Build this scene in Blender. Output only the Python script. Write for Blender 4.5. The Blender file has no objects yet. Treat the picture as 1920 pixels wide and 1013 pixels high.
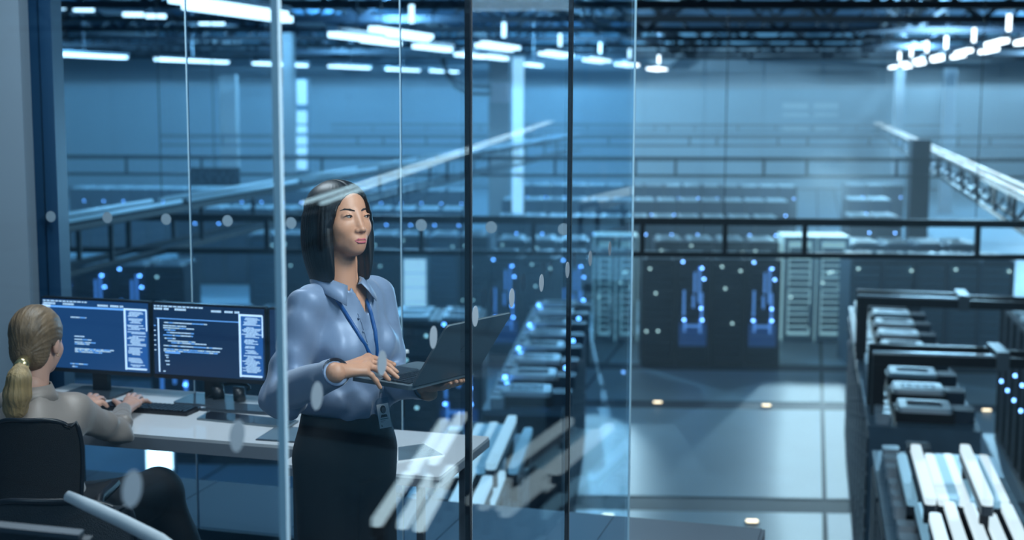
import bpy, math, random
import numpy as np
from mathutils import Vector, Matrix
R = math.radians
C = bpy.context.scene.collection
scn = bpy.context.scene
# ------------------------------------------------------------------ camera
F_PX, CX, CY = 2600.0, 960.0, 506.5
PITCH, ROLL = R(7.15), R(0.19)
CAM = Vector((0, 0, 5.2))
cf = Vector((0, math.cos(PITCH), -math.sin(PITCH)))
cu0 = Vector((0, math.sin(PITCH), math.cos(PITCH)))
cr = Vector((1, 0, 0)) * math.cos(ROLL) + cu0 * math.sin(ROLL)
cu = -Vector((1, 0, 0)) * math.sin(ROLL) + cu0 * math.cos(ROLL)
cam_data = bpy.data.cameras.new('camera')
cam = bpy.data.objects.new('camera', cam_data)
C.objects.link(cam)
cam.matrix_world = Matrix(((cr.x, cu.x, -cf.x, CAM.x), (cr.y, cu.y, -cf.y, CAM.y), (cr.z, cu.z, -cf.z, CAM.z), (0, 0, 0, 1)))
cam_data.sensor_width = 36.0
cam_data.lens = 36.0 * F_PX / 1920.0
cam_data.clip_end = 400
cam_data.dof.use_dof = True
cam_data.dof.focus_distance = 4.1
cam_data.dof.aperture_fstop = 2.6
scn.camera = cam
# ------------------------------------------------------------------ world, lights, exposure
scn.view_settings.view_transform = 'Standard'
scn.view_settings.look = 'None'
scn.view_settings.gamma = 1.0
scn.view_settings.exposure = 0.18
scn.view_settings.use_curve_mapping = False
scn.cycles.use_denoising = True
scn.cycles.max_bounces = 6
scn.cycles.diffuse_bounces = 2
scn.cycles.glossy_bounces = 3
scn.cycles.transparent_max_bounces = 16
scn.cycles.sample_clamp_indirect = 4.0
scn.cycles.sample_clamp_direct = 12.0
scn.cycles.caustics_reflective = False
scn.cycles.caustics_refractive = False
w = bpy.data.worlds.new('hall_ambient')
scn.world = w
w.use_nodes = True
w.node_tree.nodes['Background'].inputs[0].default_value = (0.055, 0.17, 0.30, 1)
w.node_tree.nodes['Background'].inputs[1].default_value = 0.36


def area(name, loc, target, sx, sy, power, col):
    l = bpy.data.lights.new(name, 'AREA')
    l.shape = 'RECTANGLE'
    l.size, l.size_y = sx, sy
    l.energy, l.color = power, col
    o = bpy.data.objects.new(name, l)
    C.objects.link(o)
    o.location = loc
    d = Vector(target) - Vector(loc)
    o.rotation_euler = d.to_track_quat('-Z', 'Y').to_euler()
    return o


area('hall_fill_light', (5, 13, 8.6), (5, 15, 0), 16, 8, 55, (0.45, 0.80, 1.0))  # unseen fills added above the hall, here and on the next lines
area('hall_fill_light', (13, 20, 8.6), (13, 24, 0), 10, 10, 110, (0.45, 0.80, 1.0))
area('hall_fill_light', (-6, 20, 8.6), (-6, 24, 0), 10, 10, 220, (0.25, 0.60, 1.0))
area('rack_top_fill_light', (3, 34, 8.7), (3, 32.5, 0), 16, 4, 400, (0.5, 0.82, 1.0))  # added to brighten the rack tops, not a real fitting
area('office_key_light', (0.7, 3.1, 6.25), (-0.5, 4.2, 4.4), 0.7, 0.7, 55, (0.95, 0.93, 0.92))  # unseen key added for the standing person's face
area('desk_fill_light', (-1.4, 5.0, 6.2), (-1.2, 5.2, 3.9), 1.2, 0.5, 34, (0.85, 0.93, 1.0))  # unseen fill added over the desks
area('seat_side_fill_light', (-2.6, 1.5, 6.2), (-1.4, 5.0, 4.2), 0.8, 0.8, 16, (0.6, 0.82, 1.0))  # unseen fill added inside the office for the seated side
area('partition_fill_light', (1.6, 1.2, 6.6), (0.1, 3.4, 4.6), 0.8, 0.5, 48, (0.75, 0.9, 1.0))  # unseen fill added outside to brighten glass joints and dots
sl = bpy.data.lights.new('aisle_lamp', 'SPOT')
sl.energy, sl.color, sl.spot_size, sl.spot_blend, sl.shadow_soft_size = 1800, (0.50, 0.82, 1.0), R(64), 0.5, 0.1
so = bpy.data.objects.new('aisle_lamp', sl)
C.objects.link(so)


# ------------------------------------------------------------------ pixel to place
def ray(x, y):
    return (cf + cr * ((x - CX) / F_PX) + cu * ((CY - y) / F_PX)).normalized()


def at_Y(x, y, Y):
    d = ray(x, y)
    return CAM + d * (Y / d.y)


def at_z(x, y, z):
    d = ray(x, y)
    return CAM + d * ((z - CAM.z) / d.z)


so.location = (7.45, 32.2, 3.65)
so.rotation_euler = (Vector((3.8, 19, 0)) - so.location).to_track_quat('-Z', 'Y').to_euler()

sl2 = bpy.data.lights.new('corner_floor_fill_light', 'SPOT')  # made-up spot added to brighten the floor by the glass corner
sl2.energy, sl2.color, sl2.spot_size, sl2.spot_blend, sl2.shadow_soft_size = 620, (0.50, 0.82, 1.0), R(17), 0.6, 0.03
so2 = bpy.data.objects.new('corner_floor_fill_light', sl2)
C.objects.link(so2)
so2.location = (1.85, 28.4, 2.9)
so2.rotation_euler = (Vector((0.95, 19.5, 0)) - so2.location).to_track_quat('-Z', 'Y').to_euler()

ORD = ('first second third fourth fifth sixth seventh eighth ninth tenth eleventh twelfth thirteenth fourteenth fifteenth sixteenth '
       'seventeenth eighteenth nineteenth twentieth').split()
ORD += ['twenty-' + s for s in ORD[:9]] + ['thirtieth'] + ['thirty-' + s for s in ORD[:9]] + ['fortieth']


# ------------------------------------------------------------------ materials
def rgb(r, g, b):
    f = lambda c: (c / 255 / 12.92) if c / 255 <= 0.04045 else ((c / 255 + 0.055) / 1.055) ** 2.4
    return (f(r), f(g), f(b), 1)


def mat(name, col, rough=0.5, metal=0.0, nscale=8.0, namt=0.12, bump=0.0, bscale=60.0, emit=None, estr=0.0, stretch=None, sheen=0.0, aniso=0.0):
    m = bpy.data.materials.new(name)
    m.use_nodes = True
    nt = m.node_tree
    b = nt.nodes['Principled BSDF']
    b.inputs['Roughness'].default_value = rough
    b.inputs['Metallic'].default_value = metal
    tc = nt.nodes.new('ShaderNodeTexCoord')
    mp = nt.nodes.new('ShaderNodeMapping')
    nt.links.new(tc.outputs['Object'], mp.inputs[0])
    if stretch:
        mp.inputs['Scale'].default_value = stretch
    n = nt.nodes.new('ShaderNodeTexNoise')
    n.inputs['Scale'].default_value = nscale
    n.inputs['Detail'].default_value = 4
    nt.links.new(mp.outputs[0], n.inputs['Vector'])
    mx = nt.nodes.new('ShaderNodeMix')
    mx.data_type = 'RGBA'
    mx.inputs[6].default_value = tuple(c * (1 - namt) for c in col[:3]) + (1,)
    mx.inputs[7].default_value = tuple(min(1, c * (1 + namt)) for c in col[:3]) + (1,)
    nt.links.new(n.outputs[0], mx.inputs[0])
    nt.links.new(mx.outputs[2], b.inputs['Base Color'])
    if bump:
        n2 = nt.nodes.new('ShaderNodeTexNoise')
        n2.inputs['Scale'].default_value = bscale
        n2.inputs['Detail'].default_value = 3
        nt.links.new(mp.outputs[0], n2.inputs['Vector'])
        bp = nt.nodes.new('ShaderNodeBump')
        bp.inputs['Strength'].default_value = bump
        bp.inputs['Distance'].default_value = 0.01
        nt.links.new(n2.outputs[0], bp.inputs['Height'])
        nt.links.new(bp.outputs[0], b.inputs['Normal'])
    if emit:
        b.inputs['Emission Color'].default_value = emit
        b.inputs['Emission Strength'].default_value = estr
    if sheen:
        b.inputs['Sheen Weight'].default_value = sheen
    return m


def glass_mat(name, tint, ior=1.5, gain=1.0):
    m = bpy.data.materials.new(name)
    m.use_nodes = True
    nt = m.node_tree
    nt.nodes.clear()
    out = nt.nodes.new('ShaderNodeOutputMaterial')
    tr = nt.nodes.new('ShaderNodeBsdfTransparent')
    tr.inputs[0].default_value = tint
    gl = nt.nodes.new('ShaderNodeBsdfGlossy')
    gl.inputs['Roughness'].default_value = 0.0
    gl.inputs['Color'].default_value = (0.9, 0.97, 1, 1)
    g = nt.nodes.new('ShaderNodeNewGeometry')
    mr = nt.nodes.new('ShaderNodeMapRange')
    mr.inputs['To Min'].default_value = ior
    mr.inputs['To Max'].default_value = 1 / ior
    nt.links.new(g.outputs['Backfacing'], mr.inputs[0])
    fr = nt.nodes.new('ShaderNodeFresnel')
    nt.links.new(mr.outputs[0], fr.inputs['IOR'])
    mu = nt.nodes.new('ShaderNodeMath')
    mu.operation = 'MULTIPLY'
    mu.use_clamp = True
    mu.inputs[1].default_value = gain
    nt.links.new(fr.outputs[0], mu.inputs[0])
    mx = nt.nodes.new('ShaderNodeMixShader')
    nt.links.new(mu.outputs[0], mx.inputs[0])
    nt.links.new(tr.outputs[0], mx.inputs[1])
    nt.links.new(gl.outputs[0], mx.inputs[2])
    nt.links.new(mx.outputs[0], out.inputs[0])
    return m


M = {}
M['floor'] = mat('raised_floor', rgb(150, 184, 202), 0.36, 0, 1.2, 0.10, 0.05, 30)
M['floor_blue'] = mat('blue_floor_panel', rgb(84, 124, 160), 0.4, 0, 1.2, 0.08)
M['floor_dark'] = mat('floor_joint', rgb(35, 62, 84), 0.6)
M['slab'] = mat('slab_tile', rgb(118, 130, 142), 0.45, 0, 3, 0.06)
M['wall_far'] = mat('painted_cladding', rgb(150, 186, 204), 0.8, 0, 0.25, 0.12)
M['wall_far2'] = mat('beige_cladding', rgb(176, 184, 190), 0.8, 0, 0.3, 0.10)
M['roof'] = mat('roof_deck', rgb(44, 78, 102), 0.8, 0, 1, 0.2)
M['truss'] = mat('dark_steel', rgb(12, 24, 36), 0.6, 0.2)
M['black'] = mat('black_metal', rgb(14, 22, 32), 0.45, 0.3)
M['rack'] = mat('rack_paint', rgb(18, 38, 56), 0.45, 0.2, 5, 0.15)
M['rack_light'] = mat('grey_rack_paint', rgb(86, 122, 146), 0.45, 0.2, 5, 0.15)
M['unit'] = mat('server_front', rgb(24, 46, 66), 0.5, 0.3, 20, 0.4)
M['unit_blue'] = mat('blue_server_front', rgb(60, 100, 150), 0.5, 0.3, 20, 0.3, emit=rgb(40, 84, 150), estr=0.25)
M['unit_light'] = mat('pale_server_front', rgb(100, 138, 160), 0.5, 0.3, 20, 0.4)
M['top'] = mat('rack_top_steel', rgb(100, 134, 154), 0.42, 0.3, 6, 0.25)
M['vent'] = mat('pale_vent_frame', rgb(214, 230, 238), 0.35, 0.2, 6, 0.1)
M['vent_far'] = mat('far_vent_frame', rgb(200, 225, 235), 0.35, 0.1, 6, 0.2)
M['grille'] = mat('vent_grille', rgb(44, 70, 90), 0.5, 0.3)
M['tube'] = mat('lit_tube', rgb(110, 120, 125), 0.4, emit=rgb(216, 240, 250), estr=0.85)
M['tube_strong'] = mat('bright_lit_tube', rgb(110, 120, 125), 0.4, emit=rgb(216, 240, 250), estr=3.6)
M['tube_dim'] = mat('lit_tube_dim', rgb(120, 160, 185), 0.4, emit=rgb(130, 180, 205), estr=0.55)
M['lamp'] = mat('lit_diffuser', rgb(240, 246, 250), 0.4, emit=rgb(225, 243, 252), estr=5.0)
M['glow_white'] = mat('white_glow', rgb(230, 242, 250), 0.4, emit=rgb(190, 228, 245), estr=1.0)  # glow for window panes, also put on a column and a panel
M['led_blue'] = mat('blue_led', rgb(90, 150, 255), 0.4, emit=(0.16, 0.42, 1.0, 1), estr=9)
M['led_white'] = mat('pale_led', rgb(200, 230, 240), 0.4, emit=(0.5, 0.85, 0.9, 1), estr=1.8)
M['led_warm'] = mat('warm_marker_light', rgb(240, 230, 190), 0.4, emit=(1.0, 0.88, 0.62, 1), estr=2.6)
M['strip_blue'] = mat('blue_light_strip', rgb(60, 110, 190), 0.4, emit=(0.06, 0.19, 0.48, 1), estr=1.2)
M['tube_rail'] = mat('rail_light_tube', rgb(180, 200, 210), 0.4, emit=rgb(205, 236, 248), estr=1.3)
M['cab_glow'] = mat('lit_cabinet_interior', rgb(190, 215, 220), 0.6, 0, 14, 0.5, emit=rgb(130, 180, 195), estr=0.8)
M['cab_frame'] = mat('lit_cabinet_frame', rgb(150, 185, 200), 0.4, 0.3)
M['glass'] = glass_mat('partition_glass', (0.93, 0.975, 0.99, 1), 1.5, 0.42)
M['glass_far'] = glass_mat('rear_glass', (0.78, 0.905, 0.985, 1), 1.45, 0.6)
M['dot'] = mat('frosted_dot', rgb(134, 154, 168), 0.7, 0, 30, 0.03)
M['joint_pale'] = mat('pale_glass_edge', rgb(190, 226, 244), 0.4, 0, 3, 0.05)
M['joint_dark'] = mat('dark_joint', rgb(16, 26, 36), 0.3)
M['wall_grey'] = mat('grey_plaster', rgb(112, 130, 144), 0.8, 0, 4, 0.04)
M['steel_col'] = mat('blue_grey_metal', rgb(44, 74, 96), 0.45, 0.2, 2, 0.15)
M['desk'] = mat('white_desk', rgb(200, 204, 208), 0.45, 0, 3, 0.03)
M['desk_edge'] = mat('desk_edge', rgb(120, 128, 138), 0.5, 0, 3, 0.05)
M['plastic'] = mat('black_plastic', rgb(18, 24, 32), 0.4)
M['plastic_grey'] = mat('grey_plastic', rgb(60, 70, 80), 0.4, 0.3)
M['key'] = mat('key_plastic', rgb(26, 34, 44), 0.5)
M['alu'] = mat('dark_aluminium', rgb(108, 122, 130), 0.4, 0.3, 4, 0.06)
M['alu_edge'] = mat('bright_aluminium_edge', rgb(190, 205, 212), 0.25, 0.8)
M['armrest'] = mat('pale_armrest', rgb(190, 198, 205), 0.5, 0, 6, 0.04)
M['mesh'] = mat('black_chair_mesh', rgb(10, 15, 22), 0.75, 0, 40, 0.3, 0.6, 500)
M['mesh_grey'] = mat('grey_chair_mesh', rgb(34, 42, 50), 0.7, 0, 40, 0.3, 0.8, 400)
M['skin'] = mat('skin', rgb(206, 150, 120), 0.48, 0, 12, 0.07, 0.04, 300)
M['skin2'] = mat('pale_skin', rgb(205, 158, 138), 0.5, 0, 12, 0.06, 0.04, 300)
M['lips'] = mat('rose_lips', rgb(184, 92, 100), 0.4)
M['brow'] = mat('dark_brow', rgb(34, 24, 22), 0.7)
M['eyewhite'] = mat('eye_white', rgb(150, 144, 140), 0.3, 0, 10, 0.02)
M['iris'] = mat('dark_iris', rgb(30, 18, 14), 0.1)
M['nail'] = mat('pale_nail', rgb(232, 200, 190), 0.25)
M['hair'] = mat('black_hair', rgb(12, 12, 16), 0.42, 0, 6, 0.5, stretch=(6, 6, 0.25))
M['blond'] = mat('dark_blond_hair', rgb(108, 88, 66), 0.5, 0, 14, 1.0, 0.2, 50, stretch=(5, 1.2, 1.6))
M['blond2'] = mat('light_blond_hair', rgb(150, 126, 88), 0.5, 0, 9, 0.8, 0.35, 50, stretch=(6, 6, 0.35))
M['blouse'] = mat('blue_satin', rgb(126, 146, 176), 0.46, 0.1, 5, 0.06, 0.35, 9, sheen=0.3)
M['seam'] = mat('blouse_seam', rgb(108, 128, 158), 0.5)
M['satin'] = mat('taupe_satin', rgb(142, 130, 122), 0.48, 0.1, 5, 0.08, 0.5, 8, sheen=0.3)
M['trousers'] = mat('black_trousers', rgb(14, 18, 24), 0.7, 0, 8, 0.2, 0.1, 20)
M['lanyard'] = mat('blue_lanyard', rgb(22, 84, 150), 0.5)
M['white'] = mat('badge_card', rgb(240, 244, 245), 0.4, 0, 5, 0.02)
M['photo_dark'] = mat('badge_print_dark', rgb(50, 54, 60), 0.5)
M['photo_mid'] = mat('badge_print_grey', rgb(128, 132, 136), 0.5)
M['teal'] = mat('badge_print_teal', rgb(120, 160, 160), 0.5)
M['clear'] = glass_mat('clear_plastic', (0.8, 0.88, 0.92, 1), 1.4, 1)
M['steel'] = mat('bright_steel', rgb(150, 160, 168), 0.25, 0.9)
M['gold'] = mat('gold', rgb(210, 190, 140), 0.25, 0.9)
M['screen'] = mat('screen_navy', rgb(8, 24, 50), 0.25, 0, 3, 0.02, emit=rgb(28, 66, 112), estr=0.9)
M['screen2'] = mat('screen_dark_navy', rgb(8, 20, 38), 0.25, 0, 3, 0.02, emit=rgb(20, 46, 78), estr=0.9)
M['ui_bar'] = mat('screen_bar_blue', rgb(80, 140, 210), 0.4, emit=rgb(96, 152, 216), estr=1.0)
M['ui_text'] = mat('screen_text_pale', rgb(170, 200, 225), 0.4, emit=rgb(178, 206, 230), estr=0.8)
M['ui_pale'] = mat('screen_panel_pale', rgb(180, 205, 230), 0.4, emit=rgb(172, 198, 226), estr=1.0)
M['ui_mid'] = mat('screen_panel_blue', rgb(28, 72, 130), 0.4, emit=rgb(30, 78, 136), estr=0.9)
M['beige_col'] = mat('beige_column_paint', rgb(150, 150, 150), 0.7)
M['pink_box'] = mat('pale_box_paint', rgb(215, 200, 200), 0.6)


# ------------------------------------------------------------------ object helpers
def empty(name, loc=(0, 0, 0), rz=0.0):
    o = bpy.data.objects.new(name, None)
    o.empty_display_size = 0.1
    C.objects.link(o)
    o.location = loc
    o.rotation_euler = (0, 0, rz)
    return o


def tag(o, label=None, cat=None, group=None, kind=None):
    if label: o['label'] = label
    if cat: o['category'] = cat
    if group: o['group'] = group
    if kind: o['kind'] = kind
    return o


def thing(name, label, cat, loc=(0, 0, 0), rz=0.0, group=None):
    return tag(empty(name, loc, rz), label, cat, group)


def inv(parent):
    m = Matrix.Identity(4)
    while parent is not None:
        m = Matrix.Translation(parent.location) @ Matrix.Rotation(parent.rotation_euler[2], 4, 'Z') @ m
        parent = parent.parent
    return m.inverted()


class MB:
    def __init__(s):
        s.v, s.f = [], []

    def add(s, vs, fs):
        n = len(s.v)
        s.v += [tuple(p) for p in vs]
        s.f += [tuple(i + n for i in f) for f in fs]
        return s

    def box(s, x0, x1, y0, y1, z0, z1, T=None):
        vs = [Vector((x, y, z)) for z in (z0, z1) for x, y in ((x0, y0), (x1, y0), (x1, y1), (x0, y1))]
        if T is not None: vs = [T @ p for p in vs]
        return s.add(vs, [(3, 2, 1, 0), (4, 5, 6, 7), (0, 1, 5, 4), (1, 2, 6, 5), (2, 3, 7, 6), (3, 0, 4, 7)])

    def bar(s, a, b, w, h=None, up=(0, 0, 1)):
        a, b = Vector(a), Vector(b)
        h = h or w
        d = (b - a).normalized()
        u = Vector(up)
        if abs(d.dot(u)) > 0.95: u = Vector((1, 0, 0))
        x = d.cross(u).normalized()
        z = x.cross(d).normalized()
        vs = [p + x * (i * w / 2) + z * (j * h / 2) for p in (a, b) for i, j in ((-1, -1), (1, -1), (1, 1), (-1, 1))]
        return s.add(vs, [(3, 2, 1, 0), (4, 5, 6, 7), (0, 1, 5, 4), (1, 2, 6, 5), (2, 3, 7, 6), (3, 0, 4, 7)])

    def tube(s, pts, r, n=10, caps=True):
        pts = [Vector(p) for p in pts]
        rs = r if isinstance(r, (list, tuple)) else [r] * len(pts)
        vs, fs = [], []
        up = Vector((0, 0, 1))
        for i, p in enumerate(pts):
            d = (pts[min(i + 1, len(pts) - 1)] - pts[max(i - 1, 0)]).normalized()
            u = up if abs(d.dot(up)) < 0.95 else Vector((1, 0, 0))
            x = d.cross(u).normalized()
            z = x.cross(d)
            for k in range(n):
                a = 2 * math.pi * k / n
                vs.append(p + x * math.cos(a) * rs[i] + z * math.sin(a) * rs[i])
        for i in range(len(pts) - 1):
            for k in range(n):
                fs.append((i * n + k, i * n + (k + 1) % n, (i + 1) * n + (k + 1) % n, (i + 1) * n + k))
        if caps:
            fs.append(tuple(range(n - 1, -1, -1)))
            fs.append(tuple((len(pts) - 1) * n + k for k in range(n)))
        return s.add(vs, fs)

    def prism(s, poly, z0, z1, T=None):
        n = len(poly)
        vs = [Vector((x, y, z)) for z in (z0, z1) for x, y in poly]
        if T is not None: vs = [T @ p for p in vs]
        return s.add(vs, [tuple(range(n - 1, -1, -1)), tuple(range(n, 2 * n))] + [(k, (k + 1) % n, n + (k + 1) % n, n + k) for k in range(n)])

    def build(s, name, m, parent=None, world=False, smooth=False, loc=None):
        vs = s.v
        if world and parent is not None:
            I = inv(parent)
            vs = [tuple(I @ Vector(p)) for p in vs]
        me = bpy.data.meshes.new(name)
        me.from_pydata(vs, [], s.f)
        me.materials.append(m)
        if smooth:
            me.polygons.foreach_set('use_smooth', [True] * len(me.polygons))
        me.update()
        o = bpy.data.objects.new(name, me)
        C.objects.link(o)
        o.parent = parent
        if loc: o.location = loc
        return o


def rrect(w, h, r, n=4, cx=0, cy=0):
    out = []
    for (sx, sy, a0) in ((1, 1, 0), (-1, 1, 90), (-1, -1, 180), (1, -1, 270)):
        for k in range(n + 1):
            a = R(a0 + 90 * k / n)
            out.append((cx + sx * (w / 2 - r) + r * math.cos(a), cy + sy * (h / 2 - r) + r * math.sin(a)))
    return out


def inst(src, parent=None, loc=None, rz=None):
    o = src.copy()
    C.objects.link(o)
    o.parent = parent
    if loc is not None: o.location = loc
    if rz is not None: o.rotation_euler = (0, 0, rz)
    return o


def children(o):
    return list(o.children)


def copy_tree(o, parent=None):
    kids = list(o.children)
    c = o.copy()
    C.objects.link(c)
    c.parent = parent
    for k in kids:
        copy_tree(k, c)
    return c


def frame_T(o, ang):
    return Matrix.Translation(o) @ Matrix.Rotation(ang, 4, 'Z')
# ================================================================== THE SETTING
random.seed(7)
HALL = R(-12.2)      # rows running away from the camera
CROSS = R(-2.6)      # rows and trays across
# hall floor: dark base with pale raised panels
fl = tag(MB().box(-45, 45, 5, 82, -0.3, -0.012).build('floor', M['floor_dark']), 'dark base of the hall floor under pale raised panels', None, None, 'structure')
fT = Matrix.Rotation(CROSS, 4, 'Z')
rows_v = [6.0, 9.6, 13.2, 17.15, 17.75, 23.0, 23.55, 26.3, 26.9, 30, 34, 40, 48, 58, 70, 79]
ref_u = (fT.inverted() @ at_z(1545, 900, 0)).x
ref = fT.inverted() @ at_z(1545, 900, 0)
sk = math.tan(R(9.6))
cols_u = sorted([ref_u + k * 4.2 for k in range(-9, 8)] + [ref_u + .95])


def panel(u0, u1, v0, v1, z0, z1):
    s0, s1 = (v0 - ref.y) * sk, (v1 - ref.y) * sk
    return MB().prism([(u0 + s0, v0), (u1 + s0, v0), (u1 + s1, v1), (u0 + s1, v1)], z0, z1, fT)

for j in range(len(rows_v) - 1):
    v0, v1 = rows_v[j], rows_v[j + 1]
    narrow = v1 - v0 < 1
    if narrow and j in (3, 5, 7):
        for i in range(len(cols_u) - 1):
            panel(cols_u[i] + .03, cols_u[i + 1] - .03, v0 + .12, v1 - .12, -0.05, -0.02).build('floor_channel', M['floor_dark'], fl)
        continue
    for i in range(len(cols_u) - 1):
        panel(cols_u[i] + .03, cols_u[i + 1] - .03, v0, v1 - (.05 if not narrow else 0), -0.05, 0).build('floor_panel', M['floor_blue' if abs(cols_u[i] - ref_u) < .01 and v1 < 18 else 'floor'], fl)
for i, (x, y, nm) in enumerate(((1233, 757, 'at the dark edge of the shadow'), (1437, 763, 'in the lit aisle'), (1140, 970, 'beside the glass corner'), (1410, 981, 'in the nearest channel of the aisle'), (1395, 679, 'at the foot of the blue racks'), (1850, 772, 'behind the near cabinet row'))):
    p = at_z(x, y, 0.0)
    t = thing('floor_light', 'small pale floor marker light set ' + nm, 'light', (p.x, p.y, 0.0), CROSS, None)
    MB().prism(rrect(.17, .1, .02), 0, .02).build('housing', M['steel'], t)
    MB().prism(rrect(.14, .07, .02), .02, .035).build('lens', M['led_warm'], t)

# far wall with cladding panels
wf = tag(MB().box(-45, 45, 80.3, 80.8, -0.3, 9.4).build('wall_back', M['wall_far']), 'pale blue cladding at the far end of the hall', None, None, 'structure')
k = 0
x = -40.0
while x < 40:
    wd = 3.4
    for (z0, z1, mm) in ((-.0, 2.6, 'wall_far'), (2.66, 5.6, 'wall_far'), (5.66, 8.0, 'wall_far2')):
        MB().box(x + .04, x + wd - .04, 80.2, 80.32, z0, z1).build('wall_panel', M[mm], wf)
    x += wd
wl = tag(MB().box(-45.5, -45, 5, 81, -0.3, 9.4).build('wall_left', M['wall_far']), 'side wall of the hall beyond the racks', None, None, 'structure')
wr = tag(MB().box(45, 45.5, 5, 81, -0.3, 9.4).build('wall_right', M['wall_far']), 'right-hand cladding wall of the hall', None, None, 'structure')
ce = tag(MB().box(-45.5, 45.5, 8, 81, 8.9, 9.2).build('ceiling', M['roof']), 'dark metal roof deck above the trusses', None, None, 'structure')
# lattice roof trusses across the hall
for j, Yt in enumerate((30.8, 36.6, 42.5, 49, 56, 64, 72)):
    t = thing('roof_truss', ORD[j] + ' dark lattice truss from the camera, crossing under the roof', 'truss', (0, Yt, 7.1), CROSS, 'lattice trusses under the hall roof')
    x0, x1 = -34, 34
    MB().box(x0, x1, -.09, .09, 0, .18).build('bottom_chord', M['truss'], t)
    MB().box(x0, x1, -.09, .09, 1.5, 1.66).build('top_chord', M['truss'], t)
    web = MB()
    n = 34
    for i in range(n):
        a, b = x0 + (x1 - x0) * i / n, x0 + (x1 - x0) * (i + 1) / n
        z0, z1 = (.09, 1.55) if i % 2 else (1.55, .09)
        web.bar((a, 0, z0), (b, 0, z1), .1)
    tag(web.build('web_bracing', M['truss'], t), kind='stuff')
for j, Xt in enumerate((-27, -18, -9, 0, 9, 18, 27)):
    t = thing('roof_purlin', 'long dark purlin running away over the trusses, ' + ORD[j] + ' from the left', 'beam', (Xt, 30, 8.0), HALL, 'purlins over the trusses')
    MB().box(-.08, .08, 0, 48, -.1, .1).build('chord', M['truss'], t)
    MB().box(-.08, .08, 0, 48, -.75, -.6).build('lower_chord', M['truss'], t)
    web = MB()
    for i in range(24):
        z0, z1 = (-.65, 0) if i % 2 else (0, -.65)
        web.bar((0, i * 2, z0), (0, i * 2 + 2, z1), .07)
    tag(web.build('web_bracing', M['truss'], t), kind='stuff')

# columns and far wall fittings
def box_thing(name, label, cat, px0, px1, py0, py1, Y, dep, m, group=None, base_floor=False):
    a, b = at_Y(px0, py0, Y), at_Y(px1, py1, Y)
    z1, z0 = a.z, b.z
    if base_floor: z0 = 0
    t = thing(name, label, cat, ((a.x + b.x) / 2, Y, z0), 0, group)
    h = (b.x - a.x) / 2
    MB().prism(rrect(2 * h, dep, min(h, dep) * .12, 2, 0, dep / 2), 0, z1 - z0).build('body', m, t)
    return t, h, z1 - z0


t, h, H = box_thing('hall_column', 'white column beyond the glass, made bright by a glowing surface', 'column', 961, 981, 108, 430, 40, .35, M['glow_white'], None, True)  # brightness put in as emission, the column is no lamp
MB().box(-h * 1.3, h * 1.3, -.05, .4, H, H + .1).build('capital', M['vent_far'], t)
MB().box(-h * 1.4, h * 1.4, -.06, .42, 0, .15).build('plinth', M['vent_far'], t)
t, h, H = box_thing('hall_column', 'broad beige column behind the cabinet with curved cables', 'column', 916, 956, 100, 400, 43, .5, M['beige_col'], None, True)
MB().box(-h * 1.1, h * 1.1, -.05, .55, 0, .15).build('plinth', M['beige_col'], t)
t, h, H = box_thing('hall_column', 'beige column above the standing person', 'column', 528, 553, 58, 330, 46, .5, M['beige_col'], None, True)
MB().box(-h * 1.1, h * 1.1, -.05, .55, 0, .15).build('plinth', M['beige_col'], t)
t, h, H = box_thing('hall_column', 'faint beige column high on the left', 'column', 410, 446, 140, 330, 60, .5, M['beige_col'], None, True)
MB().box(-h * 1.1, h * 1.1, -.05, .55, 0, .15).build('plinth', M['beige_col'], t)
t, h, H = box_thing('hall_column', 'dark grey column under the right tube rail', 'column', 1711, 1741, 262, 414, 34.5, .4, M['rack'], None, True)
MB().box(-h * 1.1, h * 1.1, -.05, .45, 0, .15).build('plinth', M['rack'], t)
for (a, b, lab) in ((1680, 1690, 'thin pale column under the right pendant row'), (1773, 1786, 'pale lit column right of the pendant row')):
    t, h, H = box_thing('hall_column', lab, 'column', a, b, 128, 340, 62, .3, M['wall_far2'], None, True)
    MB().box(-h * 1.2, h * 1.2, -.05, .35, 0, .15).build('plinth', M['wall_far2'], t)
t, h, H = box_thing('distribution_box', 'pale pink distribution box on the beige column', 'box', 920, 957, 155, 192, 42.75, .2, M['pink_box'])
for k in range(3):
    MB().box(-h + (k + .5) * h * .5, -h + (k + .5) * h * .5 + .03, -.03, 0, .03, H - .03).build('door_joint', M['beige_col'], t)
for k, (dy, lab) in enumerate(((0, 'upper curved black cable feeding the pink box'), (13, 'lower curved black cable feeding the pink box'))):
    pts = [at_Y(828 + dy * .3, 110, 42.6), at_Y(838, 135 + dy * .5, 42.6), at_Y(855, 153 + dy * .8, 42.6), at_Y(880, 162 + dy, 42.6), at_Y(905, 163 + dy, 42.6), at_Y(921, 163 + dy, 42.6)]
    tag(MB().tube(pts, .06, 8).build('power_cable', M['truss'], smooth=True), lab, 'cable', 'cables feeding the pink box')
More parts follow.
